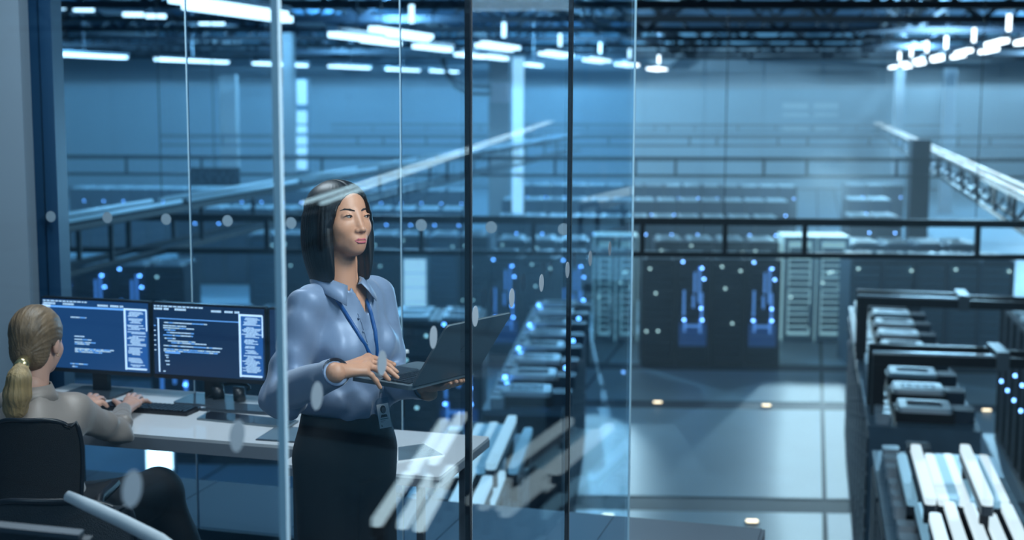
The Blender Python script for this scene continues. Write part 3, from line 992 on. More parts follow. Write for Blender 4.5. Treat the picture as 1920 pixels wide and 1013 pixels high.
# glowing panel put in for a bright reflection beyond the laptop
p, q = at_Y(757, 484, 29), at_Y(799, 592, 29)
t = thing('reflection_panel', 'white glowing panel imitating a reflection, right of the black bob hair', 'display', ((p.x + q.x) / 2, 29, 0), 0)
MB().box(p.x - .06, q.x + .06, 29, 29.3, 0, p.z + .06).build('panel_body', M['cab_frame'], t, world=True)
for k in range(4):
    z0, z1 = q.z + (p.z - q.z) * k / 4, q.z + (p.z - q.z) * (k + .92) / 4
    MB().box(p.x, q.x, 28.96, 29, z0, z1).build('lit_slat', M['glow_white'], t, world=True)

# ================================================================== THE GLASS OFFICE
OZ = 3.2
G_ANG = R(-15.9)
g = NG_D.copy()
hdir = Vector((g.y, -g.x, 0))
corner = Vector((.485, 5.56, OZ))
# local office frame: x along hdir, y along g, origin at the corner
oT = Matrix.Translation(corner) @ Matrix.Rotation(G_ANG, 4, 'Z')
sl = tag(MB().box(-8, .48, .0, .86, -.35, 0, oT).box(-8, .05, -7.5, 0, -.35, 0, oT).build('floor', M['slab']), 'office floor slab with a tiled ledge outside the glass', None, None, 'structure')
for k in range(12):
    MB().box(.47 - (k + 1) * .7, .47 - k * .7 - .006, .06, .855, 0, .006, oT).build('ledge_tile', M['slab'], sl)
for k in range(9):
    for j in range(7):
        MB().box(-.1 - (k + 1) * .85, -.1 - k * .85 - .006, -.1 - (j + 1) * .9, -.1 - j * .9 - .006, 0, .006, oT).build('floor_tile', M['slab'], sl)
# near glass wall (runs along g) and rear glass wall (along h)
GH = 3.05
wn = tag(MB().box(-.02, .02, -5.6, -.02, .0, .05, oT).build('wall_front', M['steel_col']), 'frameless glass partition between walkway and office', None, None, 'structure')
seg = 1.087
for k in range(5):
    y1 = -k * seg - .007
    y0 = -(k + 1) * seg + .007
    MB().box(-.006, .006, y0, y1, .05, GH, oT).build('glass_pane', M['glass'], wn)
    if k:
        MB().box(-.007, .007, -k * seg - .006, -k * seg + .006, .05, GH, oT).build('glass_joint', M['joint_pale' if k == 3 else 'joint_dark'], wn)
        if k in (2,):
            MB().box(.0075, .009, -k * seg + .002, -k * seg + .0075, .05, GH, oT).build('joint_highlight', M['steel'], wn)  # bright strip standing for the highlight along this joint
wb2 = tag(MB().box(-5.2, -.02, -.02, .02, 0, .05, oT).build('wall_rear', M['steel_col']), 'frameless glass partition behind the desks', None, None, 'structure')
seg2 = .99
for k in range(5):
    MB().box(-(k + 1) * seg2 + .0022, -k * seg2 - .0022, -.006, .006, .05, GH, oT).build('glass_pane', M['glass_far'], wb2)
    if k:
        MB().box(-k * seg2 - .0022, -k * seg2 + .0022, -.006, .006, .05, GH, oT).build('glass_joint', M['joint_pale'], wb2)
MB().box(-.004, .004, -.004, .004, 0.05, GH, oT).build('corner_joint', M['joint_pale'], wn)


def disc(mb, c, nrm, r, th):
    n = Vector(nrm).normalized()
    x = n.cross(Vector((0, 0, 1))).normalized()
    z = Vector((0, 0, 1))
    c = Vector(c)
    N = 28
    vs = [c + n * s + x * math.cos(2 * math.pi * k / N) * r + z * math.sin(2 * math.pi * k / N) * r for s in (0, th) for k in range(N)]
    mb.add(vs, [tuple(range(N - 1, -1, -1)), tuple(range(N, 2 * N))] + [(k, (k + 1) % N, N + (k + 1) % N, N + k) for k in range(N)])


# dots: near glass, spaced from the photographed positions
def hit_plane(x, y, P, n):
    dr = ray(x, y)
    return CAM + dr * ((P - CAM).dot(n) / dr.dot(n))


for (x, y) in ((238, 885), (437, 790), (587, 715), (710, 660), (807, 614), (886, 577), (955, 545), (1011, 518), (1060, 498), (1103, 474), (1140, 455)):
    p = hit_plane(x, y, NG_P.copy(), NG_N)
    p.z = 4.655
    m_ = MB()
    disc(m_, p + NG_N * .0065, NG_N, .026, .001)
    m_.build('glass_dot', M['dot'], wn)
for (x, y) in ((97, 406), (203, 408), (313, 411), (428, 414), (547, 418), (668, 420), (791, 422), (922, 426), (1058, 430)):
    p = hit_plane(x, y, corner, g)
    m_ = MB()
    disc(m_, p - g * .0075, g, .025, .001)
    m_.build('glass_dot', M['dot'], wb2)

# grey wall and steel mullion on the left
a, b = at_Y(-260, 300, 6.12), at_Y(33, 0, 6.12)
tag(MB().box(a.x, at_Y(46, 300, 6.12).x, 6.12, 6.24, OZ, OZ + GH).build('wall_left_office', M['wall_grey']), 'plain grey wall end at the left of the office', None, None, 'structure')
x0, x1, x2 = at_Y(30, 300, 6.35).x, at_Y(84, 300, 6.35).x, at_Y(108, 300, 6.35).x
o = tag(MB().box(x0, x1, 6.35, 6.5, OZ - .3, OZ + GH).build('trim_1', M['steel_col']), 'blue grey steel mullion beside the grey wall', None, None, 'structure')
MB().box(x1 + .004, x2, 6.33, 6.48, OZ - .3, OZ + GH).build('mullion_flange', M['steel_col'], o)


# ---------------------------------------------------------------- desks
DZ = OZ + .73
bl = at_z(135, 719, DZ)
f1 = at_z(253, 814, DZ)
dI = Matrix.Rotation(-G_ANG, 4, 'Z')


def to_off(p):
    return oT.inverted() @ Vector(p)


ub, uf = to_off(bl), to_off(f1)
ue = to_off(at_z(600, 830, DZ))
t = thing('office_desk', 'long white office desk under the row of monitors', 'desk', corner, G_ANG)
ztop = DZ - OZ
MB().prism(rrect(ue.x - ub.x, ub.y - uf.y, .01, 2, (ue.x + ub.x) / 2, (ub.y + uf.y) / 2), ztop - .012, ztop).build('desk_top', M['desk'], t)
MB().box(ub.x, ue.x, uf.y, ub.y, ztop - .058, ztop - .012).build('edge_band', M['desk_edge'], t)
for xx in (ub.x + .04, ue.x - .1):
    for yy in (uf.y + .08, ub.y - .08):
        MB().box(xx, xx + .05, yy - .025, yy + .025, 0.006, ztop - .058).build('leg', M['plastic_grey'], t)
q0, q1, q2 = to_off(at_z(640, 803, DZ - .02)), to_off(at_z(918, 819, DZ - .02)), to_off(at_z(760, 890, DZ - .02))
t = thing('side_desk', 'pale side desk to the right of the standing person', 'desk', corner, G_ANG)
MB().prism(rrect(q1.x - q0.x, q1.y - q2.y, .01, 2, (q1.x + q0.x) / 2, (q1.y + q2.y) / 2), ztop - .032, ztop - .02).build('desk_top', M['desk'], t)
MB().box(q0.x, q1.x, q2.y, q1.y, ztop - .06, ztop - .032).build('edge_band', M['desk_edge'], t)
for xx in (q0.x + .05, q1.x - .1):
    for yy in (q2.y + .06, q1.y - .06):
        MB().box(xx, xx + .025, yy - .012, yy + .012, .006, ztop - .06).build('leg', M['plastic_grey'], t)

# ---------------------------------------------------------------- monitors
rt = random.Random(11)
p1 = at_Y(282, 566, 5.75)
mo = to_off(p1)


def monitor(u0, u1, zt, zb, label, kind, idx):
    ym = mo.y
    w_, h_ = u1 - u0, zt - zb
    base = oT @ Vector(((u0 + u1) / 2, ym, DZ - OZ))
    t = thing('monitor', label, 'monitor', base, G_ANG, 'monitors in a row on the desk')
    zb -= base.z; zt -= base.z
    MB().prism([(a, c) for a, c in rrect(w_ - .004, h_, .006, 2, 0, 0)], 0, .03, Matrix.Translation((0, .03, (zb + zt) / 2)) @ Matrix.Rotation(R(90), 4, 'X')).build('casing', M['plastic'], t)
    x0, x1, z0, z1 = -w_ / 2 + .008, w_ / 2 - .008, zb + .018, zt - .008
    ds = MB().box(x0, x1, -.0015, .001, z0, z1).build('display', M['screen' if kind == 0 else 'screen2'], t)
    W, H = x1 - x0, z1 - z0

    def rect(mb, a, b, c, e, dy=-.0022):   # fractions, c/e from the top
        mb.box(x0 + a * W, x0 + b * W, dy, -.0015, z1 - e * H, z1 - c * H)
    if kind in (0, 1):
        text, bars, pale, mid = MB(), MB(), MB(), MB()
        # menu bars
        xx = .01
        while xx < .42:
            l = rt.uniform(.015, .04)
            rect(text, xx, xx + l, .018, .034); xx += l + .008
        for (a, b) in ((.01, .085), (.10, .13), (.2, .3), (.53, .62), (.65, .72), (.74, .77)):
            xx = a
            while xx < b:
                l = rt.uniform(.006, .014)
                rect(text, xx, xx + l, .05, .078); xx += l + .004
        if kind == 0:
            rect(bars, .0, .775, .092, .118)
            rect(pale, .0, .08, .085, .118, -.0026)
            rows = [(.27, .42, .245), (.3, .395, .52), (.3, .46, .565), (.3, .5, .605), (.3, .44, .63), (.3, .67, .70), (.3, .64, .72), (.3, .56, .745), (.25, .42, .925), (.27, .32, .985 - .02)]
            rows += [(.02, .05, .15), (.02, .04, .175)]
        else:
            rect(bars, .03, .775, .195, .206)
            rect(pale, .04, .052, .2, .97)
            rows = [(.10, .49, .25), (.09, .3, .295), (.09, .37, .325), (.10, .2, .355), (.12, .37, .39), (.09, .36, .43), (.10, .2, .475), (.13, .38, .51), (.16, .48, .535), (.09, .62, .58), (.09, .6, .63), (.09, .58, .655), (.1, .135, .72), (.11, .13, .75), (.1, .14, .8), (.11, .14, .85), (.08, .1, .95)]
            rows += [(.005, .02, .3 + .07 * k) for k in range(6)]
            rect(bars, .1, .24, .675, .695)
        for (a, b, c) in rows:
            xx = a
            while xx < b:
                l = min(rt.uniform(.01, .05), b - xx)
                rect(text if rt.random() < .72 else bars, xx, xx + l, c, c + .0135); xx += l + .003
        # side panel
        rect(mid, .79, .985, .1, .955)
        rect(pale, .775, .792, .09, .97, -.003); rect(pale, .775, .985, .085, .11, -.003); rect(pale, .792, .975, .94, .965, -.003); rect(pale, .978, .988, .1, .4, -.003)
        c = .13
        while c < .92:
            a = rt.uniform(.8, .85); b = rt.uniform(.9, .975)
            if rt.random() < .8:
                xx = a
                while xx < b:
                    l = min(rt.uniform(.008, .04), b - xx)
                    rect(text, xx, xx + l, c, c + .011, -.003); xx += l + .003
            c += .019
        for mb, nm, mm in ((mid, 'side_window', 'ui_mid'), (text, 'code_text', 'ui_text'), (bars, 'menu_bar', 'ui_bar'), (pale, 'scroll_bar', 'ui_pale')):
            tag(mb.build(nm, M[mm], ds), kind='stuff')
    MB().box(-.035, .035, .02, .05, .01, zb + .12).build('stand_neck', M['plastic'], t)
    MB().prism(rrect(.25, .19, .02, 3, 0, -.0), .0, .01).build('stand_base', M['plastic_grey'], t)
    return t


zt, zb_ = p1.z, at_Y(282, 708, 5.75).z
wm = .53
monitor(mo.x - wm, mo.x - .004, zt, zb_, 'monitor with navy code screen behind the ponytail', 0, 0)
monitor(mo.x + .004, mo.x + wm, zt, zb_, 'middle monitor with dense code and grey side window', 1, 1)
monitor(mo.x + wm + .008, mo.x + 2 * wm + .004, zt, zb_, 'monitor hidden behind the standing person, dark screen edge', 2, 2)

# keyboard
kc = at_z(281, 769, DZ)
t = thing('keyboard', 'black desktop keyboard under the typing hands', 'keyboard', kc, G_ANG)
MB().prism(rrect(.40, .125, .008, 2), 0, .014).build('base', M['plastic'], t)
ko = MB().prism(rrect(.0165, .0165, .002, 1), .014, .020).build('key', M['key'], t)
for r_ in range(5):
    for c_ in range(19):
        if r_ == 0 and c_ == 0:
            ko.location = (-.185, -.045, 0)
            continue
        inst(ko, t, (-.185 + c_ * .0205, -.045 + r_ * .0215, 0))
# tablets / folders and pad
def slab_thing(name, label, cat, px, z, th, m, edge=None):
    pts = [at_z(x, y, z) for x, y in px]
    c = sum(pts, Vector()) / len(pts)
    t = thing(name, label, cat, (c.x, c.y, z), 0)
    poly = [(p.x - c.x, p.y - c.y) for p in pts]
    MB().prism(poly, 0, th).build('body', m, t)
    if edge:
        MB().prism([(x * .955, y * .92) for x, y in poly], th, th + .0008).build('glass_front', edge, t)
    return t


slab_thing('tablet', 'black tablet with a bright rim lying nearest on the desk', 'tablet', ((369, 788), (392, 774), (560, 792), (540, 805)), DZ, .008, M['alu'], M['plastic'])
slab_thing('laptop_closed', 'closed dark laptop lying behind the black tablet', 'laptop', ((375, 771), (428, 760), (560, 769), (545, 782)), DZ, .012, M['plastic_grey'], M['plastic_grey'])
slab_thing('desk_pad', 'slate grey pad on the front of the desk by the sleeve', 'pad', ((479, 826), (520, 800), (592, 806), (565, 832)), DZ, .004, M['plastic_grey'], M['alu'])
slab_thing('graphics_tablet', 'flat tablet with a white outline on the side desk', 'tablet', ((745, 841), (795, 834), (834, 857), (745, 869)), DZ - .02, .006, M['white'], M['alu'])
# headset on the stand base
hc = at_z(432, 752, DZ)
t = thing('headset', 'black headset lying with its cable before the middle monitor', 'headset', hc, R(-20))
for sx in (-1, 1):
    MB().tube([(sx * .05 - .02, -.02, .032), (sx * .05 + .02, .0, .036)], [.036, .03], 14).build('ear_cup', M['plastic'], t, smooth=True)
pts = [(-.05 + .0, .0, .04)] + [(math.cos(a) * .075, math.sin(a) * .05 + .02, .05 + .01 * math.sin(a)) for a in [R(180 - k * 18) for k in range(11)]]
MB().tube(pts, .007, 8).build('headband', M['plastic'], t, smooth=True)
MB().tube([(-.07, -.02, .03), (-.1, -.04, .008), (-.08, -.07, .006), (-.05, -.085, .006), (-.02, -.09, .006)], .003, 6).build('cable', M['plastic'], t, smooth=True)
cp = at_z(757, 664, DZ) if False else at_Y(757, 662, 5.4)
t = thing('small_stand', 'small white rounded head on a thin stem behind the laptop base', 'stand', (cp.x, cp.y, DZ), 0)
hh = cp.z - DZ
MB().tube([(0, 0, 0), (0, 0, hh)], [.003, .003], 8).build('stem', M['plastic'], t, smooth=True)
MB().tube([(-.0, 0, hh), (.0, 0, hh + .012)], [.022, .02], 16).build('head', M['white'], t, smooth=True)
# ================================================================== PEOPLE (distance-field modelled surfaces)
def A3(p): return np.array((p[0], p[1], p[2]), dtype=np.float64)


def cap(P, a, b, ra, rb=None, sq=None):
    rb = ra if rb is None else rb
    a, b = A3(a), A3(b)
    ab = b - a
    t = np.clip(((P - a) @ ab) / (ab @ ab), 0, 1)
    return np.linalg.norm(P - a - t[:, None] * ab, axis=1) - (ra + (rb - ra) * t)


def ell(P, c, r, rot=None):
    q = P - A3(c)
    if rot is not None: q = q @ rot
    r = A3(r)
    k0 = np.linalg.norm(q / r, axis=1)
    k1 = np.linalg.norm(q / (r * r), axis=1)
    return k0 * (k0 - 1) / np.maximum(k1, 1e-6)


def smin(a, b, k):
    h = np.clip(0.5 + 0.5 * (b - a) / k, 0, 1)
    return b * (1 - h) + a * h - k * h * (1 - h)


def smax(a, b, k): return -smin(-a, -b, k)


def chain(P, pts, rs, k=0.01):
    d = None
    for i in range(len(pts) - 1):
        e = cap(P, pts[i], pts[i + 1], rs[i], rs[i + 1])
        d = e if d is None else smin(d, e, k)
    return d


def nets(f, lo, hi, h):
    lo, hi = np.array(lo, float), np.array(hi, float)
    n = np.ceil((hi - lo) / h).astype(int) + 1
    ax = [lo[i] + h * np.arange(n[i]) for i in range(3)]
    G = np.stack(np.meshgrid(*ax, indexing='ij'), -1).reshape(-1, 3)
    V = np.empty(len(G))
    for s in range(0, len(G), 400000):
        V[s:s + 400000] = f(G[s:s + 400000])
    V = V.reshape(n)
    ins = V < 0
    c = [(i, j, k) for i in (0, 1) for j in (0, 1) for k in (0, 1)]
    sl = lambda A, o: A[o[0]:n[0] - 1 + o[0], o[1]:n[1] - 1 + o[1], o[2]:n[2] - 1 + o[2]]
    cnt = sum(sl(ins, o).astype(int) for o in c)
    act = (cnt > 0) & (cnt < 8)
    idx = -np.ones(act.shape, int)
    ids = np.argwhere(act)
    idx[act] = np.arange(len(ids))
    acc = np.zeros((len(ids), 3))
    num = np.zeros(len(ids))
    for a in c:
        for d in range(3):
            if a[d]: continue
            b = list(a); b[d] = 1; b = tuple(b)
            va, vb = sl(V, a)[act], sl(V, b)[act]
            m = (va < 0) != (vb < 0)
            t = np.where(m, va / np.where(m, va - vb, 1), 0)
            p = np.array(a, float)[None] + 0 * acc
            p[:, d] += t
            acc[m] += p[m]
            num[m] += 1
    vs = lo + h * (ids + acc / num[:, None])
    faces = []
    for d in range(3):
        u, w_ = (d + 1) % 3, (d + 2) % 3
        s0 = [slice(None)] * 3; s1 = [slice(None)] * 3
        s0[d] = slice(0, n[d] - 1); s1[d] = slice(1, n[d])
        ch = ins[tuple(s0)] != ins[tuple(s1)]
        pos = np.argwhere(ch)
        ok = (pos[:, u] > 0) & (pos[:, w_] > 0) & (pos[:, u] < n[u] - 1) & (pos[:, w_] < n[w_] - 1)
        pos = pos[ok]
        q = []
        for (du, dw) in ((-1, -1), (0, -1), (0, 0), (-1, 0)):
            p = pos.copy(); p[:, u] += du; p[:, w_] += dw
            q.append(idx[p[:, 0], p[:, 1], p[:, 2]])
        q = np.stack(q, 1)
        fl_ = ins[pos[:, 0], pos[:, 1], pos[:, 2]]
        q[~fl_] = q[~fl_][:, ::-1]
        faces.append(q)
    return vs, np.concatenate(faces)


def np_mesh(name, parts, m, parent, world=True, T=None):
    vs, fs, n = [], [], 0
    for v, f in parts:
        vs.append(v); fs.append(f + n); n += len(v)
    V, Fc = np.concatenate(vs), np.concatenate(fs)
    if world and parent is not None:
        I = np.array(inv(parent))
        V = V @ I[:3, :3].T + I[:3, 3]
    me = bpy.data.meshes.new(name)
    me.vertices.add(len(V)); me.vertices.foreach_set('co', V.ravel())
    me.loops.add(len(Fc) * 4); me.loops.foreach_set('vertex_index', Fc.ravel())
    me.polygons.add(len(Fc)); me.polygons.foreach_set('loop_start', np.arange(len(Fc)) * 4)
    try: me.polygons.foreach_set('loop_total', np.full(len(Fc), 4))
    except Exception: pass
    me.polygons.foreach_set('use_smooth', np.ones(len(Fc), bool))
    me.materials.append(m)
    me.update(calc_edges=True)
    me.validate()
    o = bpy.data.objects.new(name, me)
    C.objects.link(o)
    o.parent = parent
    return o


def xf(vf, Mx):
    v, f = vf
    m = np.array(Mx)
    return v @ m[:3, :3].T + m[:3, 3], f


def inframe(Mx):
    """returns a function taking world points to local points"""
    m = np.array(Mx.inverted())
    return lambda P: P @ m[:3, :3].T + m[:3, 3]


# ---------------------------------------------------------------- standing person
HEADC = at_Y(640, 409, 4.13)
HM = Matrix.Translation(HEADC) @ Matrix.Rotation(R(43), 4, 'Z') @ Matrix.Rotation(R(-7), 4, 'X') @ Matrix.Rotation(R(2), 4, 'Y')
BX, BY = (646 - 960) * 4.16 / 2600, 4.16
TB_ANG = R(50)
BM = Matrix.Translation((BX, BY, OZ)) @ Matrix.Rotation(TB_ANG, 4, 'Z')
person = thing('person', 'standing person with a black bob in a blue satin shirt holding an open laptop', 'person', (BX, BY, OZ), 0)


def head_sdf(P, jaw=1.0):
    d = ell(P, (0, .012, .030), (.072, .093, .080))
    d = smin(d, ell(P, (0, -.032, -.032), (.056, .058, .068)), .03)
    d = smin(d, ell(P, (0, -.060, -.089), (.028, .029, .025)), .035)
    for s in (-1, 1):
        d = smin(d, ell(P, (s * .037, -.052, -.030), (.022, .024, .022)), .03)
        d = smin(d, ell(P, (s * .041, -.010, -.066), (.013, .03, .024)), .03)   # jaw angle
        d = smax(d, -ell(P, (s * .031, -.1015, .000), (.015, .0155, .0085)), .014)
        d = smin(d, ell(P, (s * .031, -.0712, .000), (.0175, .0130, .0130)), .006)
    d = smin(d, cap(P, (0, -.080, .010), (0, -.0985, -.034), .0065, .0085), .016)
    d = smin(d, ell(P, (0, -.1010, -.0395), (.0098, .0100, .0080)), .008)
    for s in (-1, 1):
        d = smin(d, ell(P, (s * .0118, -.0925, -.0425), (.0072, .0082, .0060)), .006)
        d = smax(d, -ell(P, (s * .006, -.0975, -.0485), (.0035, .004, .003)), .002)
    d = smin(d, ell(P, (0, -.080, -.068), (.024, .0135, .018)), .016)
    return d


def face_y(x, z, f=None):
    """front surface of the face at x, z in head space"""
    ys = np.linspace(-.125, -.04, 240)
    P = np.stack([np.full(240, x), ys, np.full(240, z)], 1)
    v = (f or head_sdf)(P)
    k = int(np.argmax(v < 0))
    return float(ys[k])


NECKB = (0, .035, -.215)


def head_full(P):
    d = head_sdf(P)
    d = smin(d, cap(P, (0, .018, -.06), (0, .03, -.24), .048, .052), .025)
    for s in (-1, 1):
        d = smin(d, ell(P, (s * .072, .012, -.012), (.010, .018, .03)), .006)
    return d


head = nets(head_full, (-.095, -.13, -.25), (.095, .13, .13), .0026)
head = xf(head, HM)

# torso, arms and legs in the body frame
RS, LS = (-.155, .005, 1.385), (.146, .01, 1.385)
BI = BM.inverted()


def bl_(x, y, Y): return BI @ at_Y(x, y, Y)


RE = bl_(532, 738, 4.02)
RW = bl_(628, 701, 3.83)
LE = bl_(736, 716, 4.20)
LW = bl_(806, 738, 3.98)


def core(P):
    d = ell(P, (0, .0, 1.26), (.13, .085, .19))
    d = smin(d, cap(P, (-.12, .01, 1.385), (.12, .01, 1.385), .045), .04)
    d = smin(d, ell(P, (0, .01, 1.06), (.12, .085, .16)), .05)
    d = smin(d, ell(P, (0, .01, .95), (.15, .10, .12)), .05)
    d = smin(d, chain(P, [RS, RE, RW], [.04, .034, .024]), .02)
    d = smin(d, chain(P, [LS, LE, LW], [.04, .034, .024]), .02)
    for s in (-1, 1):
        d = smin(d, chain(P, [(s * .08, .01, .92), (s * .085, -.01, .48), (s * .085, .03, .07)], [.085, .052, .036]), .03)
        d = smin(d, cap(P, (s * .085, .04, .04), (s * .095, -.12, .03), .034, .03), .02)
    d = smin(d, cap(P, (0, .02, 1.36), (0, .01, 1.50), .052, .046), .035)
    return d


body_core = xf(nets(core, (-.42, -.5, -.01), (.42, .3, 1.56), .011), BM)


def hand_mesh(wrist, knuckles, tips, thumb, palm_r=.017, r0=.0088, h=.0022, bend=None):
    W = A3(wrist)
    K = [A3(k) for k in knuckles]
    T_ = [A3(t) for t in tips]

    def f(P):
        d = None
        for k in K:
            e = cap(P, W, k, palm_r * 1.12, palm_r * .68)
            d = e if d is None else smin(d, e, .012)
        for i in range(len(K) - 1):
            d = smin(d, cap(P, K[i], K[i + 1], palm_r * .66), .01)
        fd = None
        for i, (k, t) in enumerate(zip(K, T_)):
            up = np.array((0, 0, 1.0)) * (bend if bend is not None else .010)
            m1 = k + (t - k) * .42 + up
            m2 = k + (t - k) * .74 + up * .75
            rr = r0 * (1, .97, 1, .86)[i % 4]
            e = chain(P, [k, m1, m2, t], [rr * 1.08, rr, rr * .92, rr * .74], .004)
            fd = e if fd is None else smin(fd, e, .0025)
        d = smin(d, fd, .006)
        th = [A3(p) for p in thumb]
        d = smin(d, chain(P, th, [.013, .0115, .0098, .0078][:len(th)], .005), .008)
        return d
    allp = np.array([W] + K + T_ + [A3(p) for p in thumb])
    return nets(f, allp.min(0) - .04, allp.max(0) + .04, h)


# laptop plane first: hinge corners
LAPZ = 5.2 - .792
hn, hf = at_z(771, 725, LAPZ), at_z(893, 694, LAPZ)
hv = (hf - hn)
lw = hv.length
hx = hv.normalized()
toward = Vector((-hx.y, hx.x, 0))      # towards the person
if toward.x > 0: toward = -toward
# right hand: world joints found on the keyboard side
rwst = at_Y(630, 701, 3.86)
def on_lap(x, y, up): return at_z(x, y, LAPZ + .012 + up)
kn = [on_lap(690, 671, .044), on_lap(690, 678, .046), on_lap(689, 687, .044), on_lap(684, 697, .036)]
tp = [on_lap(744, 698, .008), on_lap(745, 708, .008), on_lap(729, 712, .008), on_lap(713, 727, -.010)]
rwst = on_lap(632, 698, .040)
thumb = [rwst + (kn[0] - rwst) * .35 + Vector((0, .02, -.005)), on_lap(700, 674, .02), on_lap(722, 679, .012), on_lap(738, 684, .009)]
rh = hand_mesh(rwst, kn, tp, thumb, bend=.009)
RW = BI @ (rwst + (rwst - kn[1]).normalized() * .008)
# forearm stub joins the wrist
# left hand under the base
lap_c = hn + hx * (lw * .5)
und = lambda s, t_, up: hn + hx * (lw * s) + toward * t_ + Vector((0, 0, -.012 + up))
lwst = und(.76, .13, -.04)
lk = [und(.84, .065, -.022), und(.77, .055, -.024), und(.70, .055, -.026), und(.63, .065, -.028)]
lt = [und(.80, .0, -.010), und(.70, -.012, -.005), und(.62, -.014, -.003), und(.54, -.012, -.004)]
lth = [und(.82, .10, -.035), und(.90, .07, -.022), und(.95, .04, -.014), und(1.0, .02, .0)]
lh = hand_mesh(lwst, lk, lt, lth, bend=-.006)
lt2 = [und(.70, -.012, -.002), und(.76, -.016, .003)]
LW = BI @ (lwst + (lwst - lk[1]).normalized() * .008)


def arms_skin(P):
    d = chain(P, [RE, RW, BI @ rwst], [.036, .027, .024])
    d = np.minimum(d, chain(P, [LE, LW, BI @ lwst], [.036, .027, .024]))
    return d


ar = xf(nets(arms_skin, np.minimum(A3(RE), A3(BI @ lwst)) - .25, np.maximum(A3(RE), A3(LE)) + .3, .006), BM)
np_mesh('body', [head, body_core, ar, rh, lh], M['skin'], person)

# nails
for i in range(4):
    k, t_ = kn[i], tp[i]
    dd = (t_ - k).normalized()
    n = MB()
    c = t_ - dd * .002 + Vector((0, 0, .0062))
    sd = dd.cross(Vector((0, 0, 1))).normalized()
    dn = Vector((dd.x, dd.y, dd.z - .35)).normalized()
    vs = []
    for s in (0, .0012):
        for (a_, b_) in ((-.007, -.0042), (-.007, .0042), (.003, .0044), (.007, .0025), (.007, -.0025), (.003, -.0044)):
            vs.append(c + dn * a_ + sd * b_ + Vector((0, 0, s - abs(b_) * .2)))
    n.add(vs, [(5, 4, 3, 2, 1, 0), (6, 7, 8, 9, 10, 11)] + [(k_, (k_ + 1) % 6, 6 + (k_ + 1) % 6, 6 + k_) for k_ in range(6)])
    n.build('fingernail', M['nail'], person, world=True)


# ---- face details, in head space
def head_part(name, f, lo, hi, h, m, par=None, HMx=None):
    return np_mesh(name, [xf(nets(f, lo, hi, h), HMx or HM)], m, par or person)


def face_parts(HMx, par, scale=1.0):
    on = lambda x, z, o=0.0: (x, face_y(x, z) - o, z)
    for s in (-1, 1):
        e = head_part('eye', lambda P: np.maximum(ell(P, (s * .031, -.0725, -.0005), (.0125, .0135, .0125)), np.maximum(P[:, 2] - .0052 + 9 * (P[:, 0] - s * .032) ** 2 * 2.0, -P[:, 2] - .0034 + 9 * (P[:, 0] - s * .032) ** 2 * 1.6)), (s * .031 - .018, -.092, -.014), (s * .031 + .018, -.06, .014), .001, M['eyewhite'], par, HMx)
        gx = s * .031 + .003
        head_part('iris', lambda P: np.maximum(ell(P, (gx, -.0740, .0002), (.0070, .0135, .0068)), P[:, 2] - .0048), (gx - .009, -.091, -.009), (gx + .009, -.076, .009), .0007, M['iris'], e, HMx)
        eyl = lambda P, y0, zz, r_: None
        y_ = [-.0800, -.0858, -.0872, -.0846, -.0765]
        head_part('upper_eyelid', lambda P: chain(P, [(s * (.0175 + .0072 * q_), y_[q_], z_) for q_, z_ in enumerate((-.0028, .0040, .0062, .0052, .0008))], [.0014, .0022, .0026, .0024, .0015], .002), (s * .031 - .022, -.098, -.012), (s * .031 + .022, -.066, .014), .0010, M['skin'], par, HMx)
        head_part('eyelashes', lambda P: chain(P, [(s * (.0180 + .0076 * q_), y_[q_] - .0020 * (1, 1, 1, 1, .3)[q_], z_ - .0016) for q_, z_ in enumerate((-.0020, .0042, .0062, .0050, .0008))], [.0004, .0008, .0010, .0011, .0005], .001), (s * .032 - .024, -.098, -.012), (s * .032 + .024, -.066, .014), .0006, M['brow'], par, HMx)
        0 and head_part('lower_eyelid', lambda P: chain(P, [(s * .0175, -.0800, -.0042), (s * .025, -.0845, -.0066), (s * .034, -.0848, -.0070), (s * .0465, -.0760, -.0020)], [.0012, .0015, .0015, .0010], .002), (s * .031 - .022, -.098, -.014), (s * .031 + .022, -.066, .012), .0010, M['skin'], par, HMx)
        bp = [on(s * .0125, .0165, -.0006), on(s * .024, .0205, -.0006), on(s * .037, .0225, -.0006), on(s * .050, .0175, -.0006)]
        head_part('eyebrow', lambda P: chain(P, bp, [.0022, .0031, .0026, .0010], .002), (s * .032 - .026, -.10, .008), (s * .032 + .026, -.062, .032), .0010, M['brow'], par, HMx)
    u0, u1, um_ = on(0, -.0685), on(.0215, -.0712), on(.0105, -.0678)
    l0, lm = on(0, -.0772), on(.011, -.0766)
    mx_ = lambda p: (-p[0], p[1], p[2])

    def lips(P):
        Q = P.copy(); Q[:, 0] = np.abs(Q[:, 0])
        up = chain(Q, [u0, um_, u1], [.0026, .0029, .0009], .002)
        lo_ = chain(Q, [l0, lm, u1], [.0038, .0033, .0009], .002)
        return np.minimum(up, lo_)
    head_part('lips', lips, (-.028, -.112, -.09), (.028, -.070, -.055), .0009, M['lips'], par, HMx)


face_parts(HM, person)


